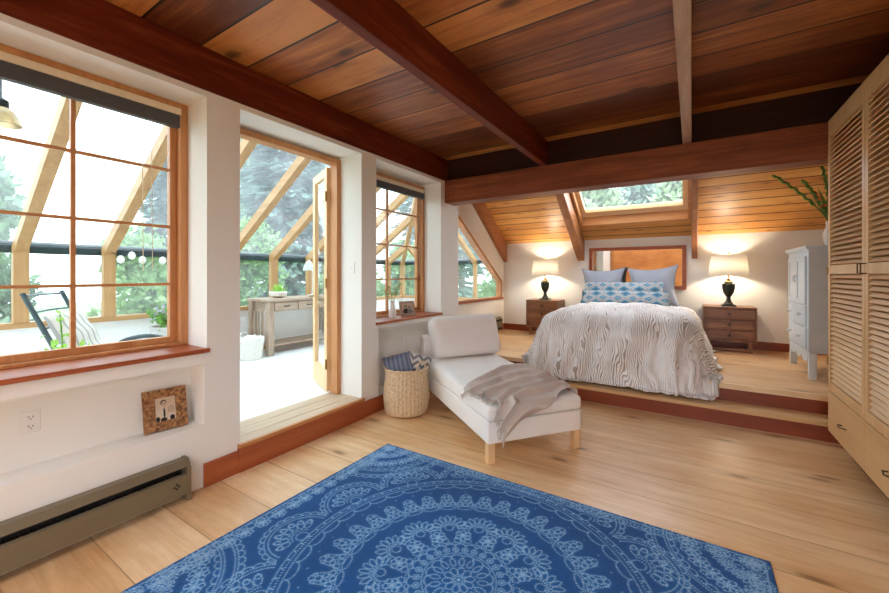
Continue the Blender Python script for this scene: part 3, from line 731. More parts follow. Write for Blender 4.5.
for k in range(3):
    y0 = -TW+.10+k*.42
    d = MB().box(TD-.02, TD-.004, y0, y0+.40, TH-.175, TH-.055).build('drawer', M['weather_y'], t, bevel=.003)
    MB().tube([(TD-.004,y0+.15,TH-.11),(TD+.02,y0+.16,TH-.12),(TD+.02,y0+.24,TH-.12),(TD-.004,y0+.25,TH-.11)], .006, 8).build('handle', M['black'], d)
t = thing('potted_grass', 'tuft of green grass in a white bowl on the console table', 'plant', (-2.86, 3.78, SF+TH))
MB().lathe([(.05,0),(.12,.03),(.14,.09),(.135,.10),(.12,.10),(.11,.06)], 22).build('bowl', M['ceramic'], t, smooth=40)
a = MB()
for k in range(170):
    an, r = rnd.uniform(0, 2*PI), abs(rnd.gauss(0,.06)); p = Vector((r*math.cos(an), r*math.sin(an), .08)); d = Vector((math.cos(an)*rnd.uniform(.05,.5), math.sin(an)*rnd.uniform(.05,.5), 1)).normalized()
    h = rnd.uniform(.09,.17); sd = Vector((-math.sin(an), math.cos(an), 0))*.006
    a.add([p-sd, p+sd, p+d*h], [(0,1,2)])
a.build('grass_blades', M['limeleaf'], t)
t = thing('desk_lamp', 'small grey desk lamp on the console table beside the open door leaf', 'lamp', (-2.88, 4.45, SF+TH))
MB().lathe([(.085,0),(.085,.015),(.02,.025)], 20).build('base', M['dressgrey'], t, smooth=40)
MB().tube([(0,0,.02),(-.03,.03,.22),(0,.0,.56)], .009, 8).tube([(0,0,.56),(.03,-.09,.62)], .009, 8).build('arm', M['dressgrey'], t)
MB().lathe([(.10,-.02),(.085,.05),(.05,.12),(.02,.15)], 20, (.03,-.09,.46)).build('shade', M['dressgrey'], t, smooth=40)
t = thing('wicker_basket', 'white wicker basket on the sunroom floor beside the console table', 'basket', (-2.66, 3.20, SF))
prof = []
for k in range(15): prof.append((.15+.03*k/14+.006*(k%2), .02+.021*k))
MB().lathe([(.14,0)]+prof+[(.165,.315),(.15,.28),(.13,.03)], 26).build('body', M['wicker_white'], t, smooth=60)
MB().tube([(-.17,-.06,.31),(-.18,-.03,.37),(-.18,.03,.37),(-.17,.06,.31)], .01, 8).build('handle', M['wicker_white'], t)
a = MB()
def cloth(u, v):
    x, y = (u-.5)*.26, (v-.5)*.26
    return (x, y, .29+.05*noise.noise(Vector((x*14, y*14, 1.3)))+.03*(1-(x*x+y*y)*40))
tag(MB().grid(cloth, 14, 14).build('folded_blanket', M['sheet'], loc=(-2.66, 3.20, SF+.01), smooth=180, solid=.02), 'folded white blanket lying in the white wicker basket', 'blanket')

# ================================================================== FURNITURE
# ---- rug
RUGX, RUGY = (.600, 3.035), (.60, 2.435)
def rug():
    W, H = RUGX[1]-RUGX[0], RUGY[1]-RUGY[0]; q = .0042
    nx, ny = int(W/q), int(H/q); A = np.zeros((ny, nx), np.float32)
    X = (np.arange(nx)+.5)*W/nx - W/2; Y = (np.arange(ny)+.5)*H/ny - H/2
    def dab(x, y, r=.0040, a=1.):
        i0, i1 = int((x-r+W/2)/W*nx), int((x+r+W/2)/W*nx)+1; j0, j1 = int((y-r+H/2)/H*ny), int((y+r+H/2)/H*ny)+1
        i0, j0, i1, j1 = max(i0,0), max(j0,0), min(i1,nx), min(j1,ny)
        if i0 >= i1 or j0 >= j1: return
        d = np.hypot(X[None,i0:i1]-x, Y[j0:j1,None]-y); A[j0:j1,i0:i1] = np.maximum(A[j0:j1,i0:i1], np.clip((r*1.25-d)/(r*.6), 0, 1)*a)
    def line(pts, step=.0125, r=.0037, a=1.):
        acc = 0.
        for (x0,y0),(x1,y1) in zip(pts[:-1], pts[1:]):
            l = math.hypot(x1-x0, y1-y0)
            while acc < l: dab(x0+(x1-x0)*acc/l, y0+(y1-y0)*acc/l, r, a); acc += step
            acc -= l
    def arc(cx, cy, rx, a0, a1, step=.0125, ry=None, rot=0, n=None, r=.0037, a=1.):
        ry = ry or rx; n = n or max(8, int(abs(a1-a0)*max(rx,ry)/.006)); c, s = math.cos(rot), math.sin(rot); P = []
        for k in range(n+1):
            t = a0+(a1-a0)*k/n; x, y = rx*math.cos(t), ry*math.sin(t); P.append((cx+x*c-y*s, cy+x*s+y*c))
        line(P, step, r, a)
    def ring(r, step=.0105, cx=0, cy=0, a=1.): arc(cx, cy, r, 0, 2*PI, step, a=a)
    def petal(cx, cy, r0, r1, ang, w, step=.0115): arc(cx+(r0+r1)/2*math.cos(ang), cy+(r0+r1)/2*math.sin(ang), (r1-r0)/2, 0, 2*PI, step, ry=w, rot=ang)
    def flower(cx, cy, r, n, core=True, ph=0.):
        for k in range(n): petal(cx, cy, r*.38, r, ph+2*PI*k/n, r*.62*math.sin(PI/n)*1.15)
        if core: ring(r*.27, cx=cx, cy=cy); dab(cx, cy, .008)
    def scallop(r, n, d, cx=0, cy=0, a0=0, a1=2*PI, out=True, step=.0105):
        w = abs(a1-a0)/n*r/2
        for k in range(n):
            t = a0+(a1-a0)*(k+.5)/n; arc(cx+r*math.cos(t), cy+r*math.sin(t), d, -PI/2, PI/2, step, ry=w, rot=t if out else t+PI)
    def fan(cx, cy, r, ang, n=7):
        for k in range(n):
            t = ang+(k-(n-1)/2)*.40; petal(cx, cy, r*.45, r*(1-.08*abs(k-(n-1)/2)/n), t, r*.12)
        arc(cx, cy, r*.36, ang-1.4, ang+1.4); arc(cx, cy, r*.22, 0, 2*PI)
    # centre medallion
    flower(0, 0, .075, 10); 
    for k in range(16): petal(0, 0, .085, .135, 2*PI*k/16, .013)
    scallop(.14, 16, .018); ring(.17, .012)
    for k in range(26):
        t = 2*PI*k/26; ring(.015, cx=.195*math.cos(t), cy=.195*math.sin(t)); dab(.195*math.cos(t), .195*math.sin(t), .006)
    scallop(.217, 26, .02); ring(.245, .014, a=.7)
    for k in range(14):
        t = 2*PI*(k+.5)/14; x, y = .30*math.cos(t), .30*math.sin(t)
        flower(x, y, .042, 6, ph=t); 
        for s in (-1, 1): arc(.262*math.cos(t+s*.1), .262*math.sin(t+s*.1), .018, 0, 2*PI)
        t2 = 2*PI*k/14; fan(.365*math.cos(t2), .365*math.sin(t2), .105, t2, 9)
        arc(.345*math.cos(t2), .345*math.sin(t2), .05, t2-2.2, t2+2.2)
        dab(.40*math.cos(t), .40*math.sin(t), .007)
    for k in range(34):
        t = 2*PI*k/34
        P = lambda r, d: (r*math.cos(t+d/r), r*math.sin(t+d/r))
        for r, d, rad in ((.575,0,.015),(.585,.034,.015),(.585,-.034,.015),(.612,.017,.014),(.612,-.017,.014),(.640,0,.016)):
            x, y = P(r, d); ring(rad, cx=x, cy=y)
        for sg in (-1, 1):
            x, y = P(.662, .02*sg); ring(.010, cx=x, cy=y)
            line([P(.558,.052*sg), P(.60,.040*sg), P(.655,.030*sg)])
        x, y = P(.668, 0); arc(x, y, .018, t-1.6, t+1.6)
        arc(P(.545,0)[0], P(.545,0)[1], .016, 0, 2*PI, ry=.045, rot=t)
    for k in range(40):
        t = 2*PI*k/40; dab(.715*math.cos(t), .715*math.sin(t), .004, .6)
    scallop(.785, 44, .03, out=False); ring(.80, .011); ring(.822, .016); ring(.845, .011)
    for k in range(90): t = 2*PI*k/90; dab(.834*math.cos(t), .834*math.sin(t), .0055)
    # outer half-rosettes around the ring
    ang = [2*PI*(k+.5)/14 for k in range(14)]
    for t in ang:
        cx, cy = .87*math.cos(t), .87*math.sin(t)
        for rr, st in ((.185,.012),(.165,.0105)): arc(cx, cy, rr, t-1.62, t+1.62, st)
        scallop(.19, 13, .02, cx, cy, t-1.6, t+1.6)
        fan(cx, cy, .145, t, 7)
        for k in range(7): u = t-1.2+2.4*k/6; ring(.014, cx=cx+.155*math.cos(u)*.78, cy=cy+.155*math.sin(u)*.78)
    # corner and edge filling
    for sx in (-1, 1):
        for sy in (-1, 1):
            cx, cy = sx*W/2, sy*H/2; a0 = math.atan2(-sy, -sx)
            for rr in (.44,.455,.50,.515): arc(cx, cy, rr, a0-.8, a0+.8, .012)
            scallop(.52, 16, .024, cx, cy, a0-.8, a0+.8); scallop(.435, 14, .022, cx, cy, a0-.8, a0+.8, out=False)
            for k in range(7): u = a0-.66+1.32*k/6; flower(cx+.35*math.cos(u), cy+.35*math.sin(u), .045, 7)
            for k in range(5): u = a0-.6+1.2*k/4; fan(cx+.19*math.cos(u), cy+.19*math.sin(u), .075, u, 5)
            flower(cx+.09*math.cos(a0), cy+.09*math.sin(a0), .05, 8)
            x = sx*1.13
            for k in range(9):
                y = sy*(.04+k*.1)
                if math.hypot(x, y) > .99: flower(x, y, .04, 7)
    e = .03
    line([(-W/2+e,-H/2+e),(W/2-e,-H/2+e),(W/2-e,H/2-e),(-W/2+e,H/2-e),(-W/2+e,-H/2+e)], .009)
    e = .085
    line([(-W/2+e,-H/2+e),(W/2-e,-H/2+e),(W/2-e,H/2-e),(-W/2+e,H/2-e),(-W/2+e,-H/2+e)], .012, a=.8)
    k = 0
    for i in range(int(W/.058)): 
        for sy in (-1,1): arc(-W/2+.045+i*.058, sy*(H/2-.058), .022, 0, 2*PI, .0105); dab(-W/2+.045+i*.058, sy*(H/2-.058), .006)
    for i in range(int(H/.058)):
        for sx in (-1,1): arc(sx*(W/2-.058), -H/2+.045+i*.058, .022, 0, 2*PI, .0105)
    base = np.array([.005,.068,.225]); hi = np.array([.42,.60,.76]); mid = np.array([.010,.135,.36])
    # woven ground tone: lighter blue around the worked areas
    B = A.copy()
    for _ in range(9): B = (B + np.roll(B,1,0)+np.roll(B,-1,0)+np.roll(B,1,1)+np.roll(B,-1,1))/5
    B = np.clip(B*2.2, 0, 1)
    C = base*(1-B[...,None]) + mid*B[...,None]
    Am = (A*.62)[...,None]; C = C*(1-Am) + hi*Am
    C = np.concatenate([C, np.ones((ny,nx,1))], 2).astype(np.float32)
    me = bpy.data.meshes.new('area_rug')
    gx, gy = np.meshgrid(X, Y); T = .011
    e = np.minimum(np.minimum(gx+W/2, W/2-gx), np.minimum(gy+H/2, H/2-gy)); gz = T-np.clip(.012-e, 0, .012)**2*40
    V = np.stack([gx, gy, gz], 2).reshape(-1, 3)
    idx = np.arange(nx*ny).reshape(ny, nx)
    Q = np.stack([idx[:-1,:-1], idx[:-1,1:], idx[1:,1:], idx[1:,:-1]], 2).reshape(-1, 4)
    # skirt down to the floor
    rim = np.concatenate([idx[0,:], idx[1:,-1], idx[-1,-2::-1], idx[-2:0:-1,0]]); n0 = len(V)
    S = V[rim].copy(); S[:,2] = .001; nr = len(rim); V = np.concatenate([V, S]); C2 = np.concatenate([C.reshape(-1,4), np.tile(np.array([[.008,.045,.16,1]]), (nr,1))]).astype(np.float32)
    k = np.arange(nr); Q2 = np.stack([rim, n0+k, n0+(k+1)%nr, np.roll(rim,-1)], 1); Q = np.concatenate([Q, Q2])
    me.vertices.add(len(V)); me.vertices.foreach_set('co', V.astype(np.float32).ravel())
    me.loops.add(Q.size); me.loops.foreach_set('vertex_index', Q.astype(np.int32).ravel())
    me.polygons.add(len(Q)); me.polygons.foreach_set('loop_start', (np.arange(len(Q))*4).astype(np.int32))
    me.update(calc_edges=True); me.validate()
    ca = me.color_attributes.new('Col', 'FLOAT_COLOR', 'POINT'); ca.data.foreach_set('color', C2.ravel())
    me.materials.append(col_mat('rug_pile', .95, 300, .1))
    o = bpy.data.objects.new('area_rug', me); COL.objects.link(o); o.location = ((RUGX[0]+RUGX[1])/2, (RUGY[0]+RUGY[1])/2, 0)
    tag(o, 'blue area rug with a pale dotted lace medallion on the pine floor', 'rug')
rug()

# ---- helpers for cushions
def pillow_mb(w, h, d, n=22, pinch=.07, wr=.012, seed=0, pw=.55):
    a = MB(); rn = random.Random(seed); off = Vector((rn.uniform(0,50), rn.uniform(0,50), rn.uniform(0,50)))
    def side(sg):
        def fn(u, v):
            s, t = 2*u-1, 2*v-1
            x = w/2*s*(1-pinch*(1-t*t)); z = h/2*t*(1-pinch*(1-s*s))
            y = d/2*max(0, (1-abs(s)**2.6)*(1-abs(t)**2.6))**pw
            y += wr*noise.noise(Vector((x*7, z*7, sg))+off)*min(1, 4*(1-abs(s)))*min(1, 4*(1-abs(t)))
            return (x, sg*y, z)
        return fn
    a.grid(side(-1), n, n); m = len(a.v); a.grid(side(1), n, n)
    bm_rim = [i for i in range(n)] + [j*n+n-1 for j in range(1, n)] + [(n-1)*n+i for i in range(n-2, -1, -1)] + [j*n for j in range(n-2, 0, -1)]
    a.f += [(bm_rim[i], bm_rim[(i+1)%len(bm_rim)], bm_rim[(i+1)%len(bm_rim)]+m, bm_rim[i]+m) for i in range(len(bm_rim))]
    return a
def pillow(name, label, w, h, d, mat, loc, rot, group=None, **kw):
    o = pillow_mb(w, h, d, **kw).build(name, mat, loc=loc, rot=rot, smooth=180); return tag(o, label, 'pillow', group)

# ---- chaise
CH = thing('chaise_longue', 'cream upholstered chaise longue with square pale legs between rug and bed', 'chaise', (1.452, 2.562, 0), math.atan2(.793, .61))
CW, CL = .835, 1.66
for x in (.005, CW-.062):
    for y in (.005, CL-.10): MB().box(x, x+.057, y, y+.057, 0, .15).build('leg', M['pale_z'], CH, bevel=.004)
def rbox(x0, x1, y0, y1, z0, z1, r=.035, crown=0., n=9, wr=0.):
    """soft upholstered block"""
    a = MB(); nx = max(6, int((x1-x0)/.07)); ny = max(6, int((y1-y0)/.07)); cx, cy, cz_ = (x0+x1)/2, (y0+y1)/2, (z0+z1)/2
    bm = bmesh.new(); bmesh.ops.create_cube(bm, size=1.)
    bmesh.ops.scale(bm, vec=(x1-x0, y1-y0, z1-z0), verts=bm.verts)
    bmesh.ops.bevel(bm, geom=list(bm.edges), offset=r, segments=4, profile=.6, affect='EDGES')
    def cuts(axis, c, wd, k):
        for i in range(1, k):
            p = [0,0,0]; p[axis] = -wd/2+r+(wd-2*r)*i/k; nn = [0,0,0]; nn[axis] = 1
            bmesh.ops.bisect_plane(bm, geom=bm.verts[:]+bm.edges[:]+bm.faces[:], plane_co=p, plane_no=nn)
    cuts(0, cx, x1-x0, nx); cuts(1, cy, y1-y0, ny)
    for v in bm.verts:
        s, t = 2*v.co.x/(x1-x0), 2*v.co.y/(y1-y0)
        if v.co.z > 0: v.co.z += crown*max(0,1-s*s)*max(0,1-t*t)
        if wr:
            nz = noise.noise(Vector((v.co.x*6, v.co.y*6, v.co.z*6+x0*3)))*wr; v.co += v.co.normalized()*nz
    bm.normal_update()
    idx = {v: i for i, v in enumerate(bm.verts)}
    a.add([(v.co.x+cx, v.co.y+cy, v.co.z+cz_) for v in bm.verts], [tuple(idx[v] for v in f.verts) for f in bm.faces]); bm.free(); return a
rbox(0, CW, 0, CL+.1, .148, .312, .016).build('base', M['cream'], CH, smooth=60)
sc_ = rbox(-.004, CW+.004, -.006, CL-.02, .312, .425, .036, .022, wr=.005); sc_.v = [(x, y, z+(.055*max(0,y)/CL if z > .36 else 0)) for x, y, z in sc_.v]; sc_.build('seat_cushion', M['cream'], CH, smooth=75)
rbox(.0, CW, CL-.03, CL+.12, .20, .70, .035, wr=.003).build('back_frame', M['cream'], CH, smooth=75)
rbox(-.395, .395, -.115, .115, -.225, .235, .085, 0, wr=.018).build('back_cushion', M['cream'], CH, loc=(CW/2+.03, CL-.14, .695), rot=(R(-15), R(-2), 0), smooth=75)
MB().tube([(0,-.0065,.312),(CW,-.0065,.312)], .004, 6).build('piping', M['cream'], CH)

# ---- throw blanket in chaise space
def throw():
    A0, A1, B0, B1 = (.885,.08), (.88,.80), (.13,-.285), (-.02,.37)
    M0, M1 = (.52,-.03), (.42,.72)
    def q(a, b, c, t): return tuple((1-t)**2*a[i] + 2*t*(1-t)*(2*b[i]-.5*(a[i]+c[i])) + t*t*c[i] for i in range(2))
    TOPZ = .452
    def place(u, v, lift):
        x, y, z = u, v, TOPZ+lift+.055*max(0, v)/1.66
        ex = 0 if -.004 <= u <= CW+.004 else (u+.004 if u < 0 else u-CW-.004)
        ey = v+.006 if v < -.006 else 0
        if ex or ey:
            dr = max(abs(ex), abs(ey)) + .35*min(abs(ex), abs(ey))
            rnd_ = min(dr, .03)
            z = TOPZ - dr + lift*.3
            if ex < 0: x = -.004-.013-lift*.8
            elif ex > 0: x = CW+.004+.013+lift*.8
            if ey: y = -.006-.013-lift*1.1
        else:
            e = min(u+.004, CW+.004-u, v+.006); 
            if e < .035: z -= (.035-e)**2*9
        return (x, y, z)
    def fn(s, t):          # s along the strip to the fringed end, t across
        p0, p1 = q(A0, M0, B0, s), q(A1, M1, B1, s)
        w = t + .035*math.sin(9*s+5*t)
        u, v = p0[0]+(p1[0]-p0[0])*w, p0[1]+(p1[1]-p0[1])*w
        ph = 2*PI*(t*5.2 + .55*math.sin(2.6*s+1) + .5*noise.noise(Vector((s*2.2, t*2.5, 8)))); f = .5+.5*math.sin(ph)
        lift = .005 + .046*f**2.2*(.5+.5*noise.noise(Vector((t*3, s*1.5, 4)))+.25) + .014*noise.noise(Vector((s*6, t*11, 2)))
        return place(u, v, max(.004, lift))
    t = tag(MB().grid(fn, 90, 90).build('throw_blanket', M['throw'], loc=CH.location, rot=CH.rotation_euler, smooth=180, solid=.006), 'taupe fringed throw blanket draped across the foot of the chaise', 'blanket')
    fr = MB(); rr = random.Random(5)
    for k in range(70):
        tt = k/69; p = Vector(fn(1., tt)); p2 = Vector(fn(.97, tt)); d = (p-p2); d.normalize()
        ln = rr.uniform(.05,.085); pts = [p]
        for i in range(1, 4):
            g = d*(1-i/4)+Vector((rr.uniform(-.25,.25), rr.uniform(-.25,.25), -.5*i/3 if p.z < .42 else -.02))
            pts.append(pts[-1]+g.normalized()*ln/3)
        for i, pp in enumerate(pts):
            if 0 < pp.x < CW and pp.y > 0 and pp.z < TOPZ: pp.z = TOPZ
            if pp.x <= .0 and pp.y > -.02: pp.x = min(pp.x, -.02)
        fr.tube(pts, [.0035,.003,.003,.004], 5)
    fr.build('fringe', M['throw'], t)
throw()

# ---- basket with cushions
t = thing('storage_basket', 'round woven seagrass basket full of cushions on the floor beside the chaise', 'basket', (.255, 3.12, 0))
bp = []
nr = 26; nseg = 72
def bask(u, v):
    r = .212 + .018*math.sin(PI*min(1, v*1.25)) ; an = 2*PI*u
    if v < .06: r *= .90+.10*(v/.06)**.5
    r += .0045*(1 if (int(u*nseg) % 2) else -1)*(.7+.3*math.sin(v*150))
    return (r*math.cos(an), r*math.sin(an), .002+v*.452)
a = MB().grid(bask, nseg*2, 50, True)
a.build('body', M['seagrass'], t, smooth=180, solid=.014)
MB().lathe([(.19,.003),(.19,.012)], 30).build('bottom', M['seagrass'], t)
MB().tube([(.218*math.cos(2*PI*k/40), .218*math.sin(2*PI*k/40), .455+.003*math.sin(k*2.2)) for k in range(40)], .011, 8, True).build('rim', M['seagrass'], t, smooth=60)
for an in (R(172), R(-8)):
    MB().tube([(.218*math.cos(an+d), .218*math.sin(an+d), .455+h) for d, h in ((-.30,0),(-.26,.05),(-.12,.085),(.12,.085),(.26,.05),(.30,0))], .008, 8).build('handle', M['seagrass'], t, smooth=60)
pillow('cushion', 'blue grey striped cushion standing at the front of the seagrass basket', .30, .25, .11, M['pil_blue'], (.185, 3.07, .475), (R(-38), R(-14), R(38)), seed=2)
pillow('cushion', 'grey and white chevron cushion at the back right of the seagrass basket', .28, .27, .10, M['pil_zig'], (.315, 3.21, .445), (R(-14), R(14), R(34)), seed=3)
pillow('cushion', 'dark olive striped cushion lying low in the seagrass basket', .28, .28, .10, M['pil_brown'], (.30, 3.08, .37), (R(-60), R(6), R(40)), seed=4)

# ---- bed
BX = 1.92
bed = thing('bed', 'double bed on the raised platform under the skylight', 'bed', (BX, 5.82, PZ))
MB().box(-.64, .64, -.76, 1.0, .08, .26).build('bed_base', M['walnut_y'], bed, bevel=.01)
for sx in (-1, 1):
    for sy in (-1, 1): MB().box(sx*.56-.04, sx*.56+.04, sy*.70-.04, sy*.70+.04, 0, .08).build('leg', M['walnut_z'], bed)
rbox(-.66, .66, -.78, 1.02, .26, .53, .10, .01).build('mattress', M['sheet'], bed, smooth=75)
def duvet():
    hw, y1, yf, zt = .82, 6.52, 4.765, .925
    Wd, Ld = 2*hw+2*.70, (y1-yf)+.82
    r = .24
    def fn(u, v):
        s = (u-.5)*Wd; l = v*Ld; y = y1-l
        ox = max(0, abs(s)-hw+r*.75); oy = max(0, (yf+r*.75)-y)
        sg = 1 if s > 0 else -1
        cx = min(abs(s), hw-r*.75)*sg; cy = max(y, yf+r*.75)
        d = (ox**2.5+oy**2.5)**.4
        dh = math.hypot(ox, oy)
        n1 = noise.noise(Vector((s*2.6, l*2.6, 0))); n2 = noise.noise(Vector((s*7, l*7, 3))); n3 = noise.noise(Vector((s*15, l*15, 7)))
        crown = .055*(1-(cx/hw)**2)*min(1, max(0, (y-yf)/.5))
        if d < 1e-6: return (BX+s, y, zt + crown + .022*n1 + .014*n2 + .006*n3)
        ux, uy = ox/dh, oy/dh
        q = r*PI/2
        if d < q: a = d/r; out, dr = r*math.sin(a), r*(1-math.cos(a))
        else: k = d-q; out, dr = r+k*.30, r+k*(.95-.19*(.5-s/Wd)*uy)
        hem = min(1, max(0, dr/.55))
        along = (y if ox > oy else s)
        ph = along*12+4*noise.noise(Vector((along*1.7, 1, 5 if ox > oy else 9)))+dr*2.5*n1
        fold = (math.sin(ph)*.6+.4*math.sin(ph*2.3+n1*3))
        if ox > 0 and oy > 0: fold *= abs(ux*ux-uy*uy)
        rdg = noise.noise(Vector((along*16+dr*3, dr*3.2, 21)))
        out += hem*(.045*fold) + .020*n2 + .007*n3 + .02*n1 + .022*rdg*min(1, dr/.2)
        x = BX+cx+sg*ux*out; yy = cy-uy*out; z = zt+crown-dr + .012*n1*(1-hem)
        floor_ = PZ+.012 if yy > 4.70 else (.18 if yy > 4.45 else .02)
        if z < floor_+.02: z = floor_ + .012*abs(n2) + .004 + .02*max(0, min(1, (z-floor_+.3)/.3))
        if z < PZ+.03 and yy < 4.9 and uy > .25: yy = min(yy, 4.66+.01*n2)
        return (x, yy, z)
    o = MB().grid(fn, 150, 130, uv=lambda u, v: (u*Wd, v*Ld)).build('duvet', M['duvet'], smooth=180)
    m = o.modifiers.new('solid', 'SOLIDIFY'); m.thickness = .02; m.offset = -1
    tag(o, 'white duvet with taupe wood grain lines hanging over the sides of the bed', 'duvet')
duvet()
pillow('sham_pillow', 'left blue grey square pillow leaning on the wall at the head of the bed', .70, .66, .17, M['sham'], (1.475, 6.79, 1.20), (R(-17), R(-2), R(3)), seed=11, pinch=.19)
pillow('sham_pillow', 'right blue grey square pillow leaning on the wall at the head of the bed', .72, .68, .17, M['sham'], (2.195, 6.79, 1.21), (R(-17), R(-4), R(-3)), seed=12, pinch=.19)
pillow('ikat_pillow', 'blue and white ikat pillow standing behind the long ikat bolster', 1.14, .35, .12, M['ikat'], (1.79, 6.58, 1.115), (R(-20), R(-.5), 0), seed=13, pinch=.03)
pillow('ikat_pillow', 'long blue and white ikat bolster lying foremost on the bed', 1.25, .23, .12, M['ikat'], (1.83, 6.43, 1.045), (R(-30), R(0), 0), seed=14, pinch=.03)

# ---- nightstands and lamps
def nightstand(label, x0, x1, y0, mirror=False):
    t = thing('nightstand', label, 'nightstand', ((x0+x1)/2, y0+.21, PZ)); w, d = (x1-x0)/2, .21
    MB().box(-w, w, -d, d, .60, .622).build('top', M['walnut_x'], t, bevel=.003)
    MB().box(-w, -w+.02, -d, d, .14, .60).box(w-.02, w, -d, d, .14, .60).box(-w+.02, w-.02, -d, d, .14, .16).box(-w+.02, w-.02, d-.012, d, .16, .60).build('carcass', M['walnut_z'], t, bevel=.002)
    for k in range(3):
        z0, z1 = .165+.145*k, .165+.145*k+.14
        dr = MB().box(-w+.022, w-.022, -d+.012, -d+.03, z0, z1).build('drawer', M['walnut_x'], t)
        for sx in (-1, 1):
            a, b = (-w+.03, -.012) if sx < 0 else (.012, w-.03)
            pn = MB(); pn.box(a, b, -d-.003, -d+.012, z0+.006, z0+.022).box(a, b, -d-.003, -d+.012, z1-.022, z1-.006).box(a, a+.018, -d-.003, -d+.012, z0+.022, z1-.022).box(b-.018, b, -d-.003, -d+.012, z0+.022, z1-.022)
            pn.build('panel_moulding', M['walnut_x'], dr, bevel=.003)
        MB().lathe([(.006,0),(.006,.012),(.014,.018),(.015,.025),(.008,.032)], 14).build('knob', M['bronze'], dr, loc=(0, -d+.012, (z0+z1)/2), rot=(PI/2, 0, 0), smooth=40)
    for sx in (-1, 1):
        for sy in (-1, 1): MB().box(sx*(w-.07)-.022, sx*(w-.07)+.022, sy*(d-.045)-.022, sy*(d-.045)+.022, 0, .14).build('leg', M['walnut_z'], t)
    MB().box(-w+.092, w-.092, -d+.03, -d+.05, .02, .05).build('stretcher', M['walnut_x'], t)
    return t
nightstand('walnut nightstand with drawers left of the bed', .217, .79, 6.60)
nightstand('walnut nightstand with drawers right of the bed', 2.845, 3.447, 6.61)
def lamp(label, x, y):
    t = thing('table_lamp', label, 'lamp', (x, y, PZ+.622))
    MB().box(-.085, .085, -.085, .085, 0, .022).build('base', M['bronze'], t, bevel=.004)
    MB().lathe([(.062,.022),(.064,.03),(.05,.045),(.034,.07),(.026,.10),(.03,.118),(.022,.125),(.034,.14),(.062,.19),(.076,.25),(.08,.292),(.074,.30),(.084,.305),(.084,.316),(.05,.325)], 28).build('urn', M['bronze'], t, smooth=40)
    MB().lathe([(.05,.326),(.055,.345),(.03,.36),(.02,.372),(.04,.385),(.012,.395),(.012,.44)], 20).build('neck', M['brass'], t, smooth=40)
    sh = MB().lathe([(.235,.435),(.205,.715)], 48).build('shade', M['shade'], t, smooth=180)
    bm = bmesh.new(); bm.from_mesh(sh.data); bm.faces.ensure_lookup_table()
    bmesh.ops.delete(bm, geom=[f for f in bm.faces if len(f.verts) > 4], context='FACES_ONLY'); bm.to_mesh(sh.data); bm.free()
    m = sh.modifiers.new('solid', 'SOLIDIFY'); m.thickness = .003
    h = MB().tube([(0,0,.44),(.07,0,.50),(.07,0,.62),(0,0,.70)], .003, 6).tube([(0,0,.44),(-.07,0,.50),(-.07,0,.62),(0,0,.70)], .003, 6)
    h.tube([(-.205,0,.705),(.205,0,.705)], .003, 6).tube([(0,-.205,.705),(0,.205,.705)], .003, 6)
    h.build('harp', M['brass'], t)
    MB().lathe([(.006,.70),(.006,.73),(.016,.74),(.012,.755),(.004,.77)], 14).build('finial', M['brass'], t, smooth=40)
    li = bpy.data.lights.new('lamp_bulb', 'POINT'); li.energy = LAMP_W; li.color = (1., .84, .64); li.shadow_soft_size = .035
    lo = bpy.data.objects.new('lamp_bulb', li); COL.objects.link(lo); lo.parent = t; lo.location = (0, 0, .56)
    return t
LAMP_W = 9.5
lamp('dark urn table lamp with a white drum shade on the left nightstand', .50, 6.80)
lamp('dark urn table lamp with a white drum shade on the right nightstand', 3.148, 6.80)

# ---- mirror
t = thing('wall_mirror', 'wide mirror in a brown wood frame on the wall behind the bed', 'mirror', (1.922, BY, 1.51))
mw, mh, mf = .716, .345, .055
MB().box(-mw, -mw+mf, -.035, -.001, -mh, mh).box(mw-mf, mw, -.035, -.001, -mh, mh).box(-mw+mf, mw-mf, -.035, -.001, mh-mf, mh).box(-mw+mf, mw-mf, -.035, -.001, -mh, -mh+mf).build('mirror_frame', M['red_x'], t, bevel=.004)
MB().box(-mw+mf, mw-mf, -.018, -.008, -mh+mf, mh-mf).build('mirror_glass', M['mirror'], t)

# ---- painted chest
t = thing('chest_of_drawers', 'tall pale blue painted cupboard with drawers between bed alcove and wardrobe', 'chest', (3.955, 5.78, PZ))
cw, cd, ch = .47, .24, 1.315    # half width (y), half depth (x)
MB().box(-cd, cd, -cw, cw, .27, ch).build('carcass', M['dressgrey'], t, bevel=.004)
MB().prism([(-cd-.012,ch),(-cd-.035,ch+.03),(-cd-.035,ch+.05),(cd+.0,ch+.05),(cd+.0,ch)], 'y', -cw-.03, cw+.03).build('cornice', M['dress'], t, bevel=.005)
for sx in (-1, 1):
    for sy in (-1, 1):
        x, y = sx*(cd-.03), sy*(cw-.03)
        MB().box(x-.03, x+.03, y-.03, y+.03, 0, .29).build('leg', M['dress'], t, bevel=.004)
ap = [(-cw+.06,.27)] + [(-cw+.06+(2*cw-.12)*k/24, .21-.05*abs(math.sin(PI*k/8))**.6*(1 if k % 24 else 0)) for k in range(25)] + [(cw-.06,.27)]
MB().prism(ap, 'x', -cd-.002, -cd+.016).build('apron', M['dress'], t)
MB().box(-cd-.006, -cd, -cw, -cw+.06, .29, ch).box(-cd-.006, -cd, cw-.06, cw, .29, ch).box(-cd-.006, -cd, -cw+.06, cw-.06, ch-.05, ch).build('face_frame', M['dress'], t, bevel=.002)
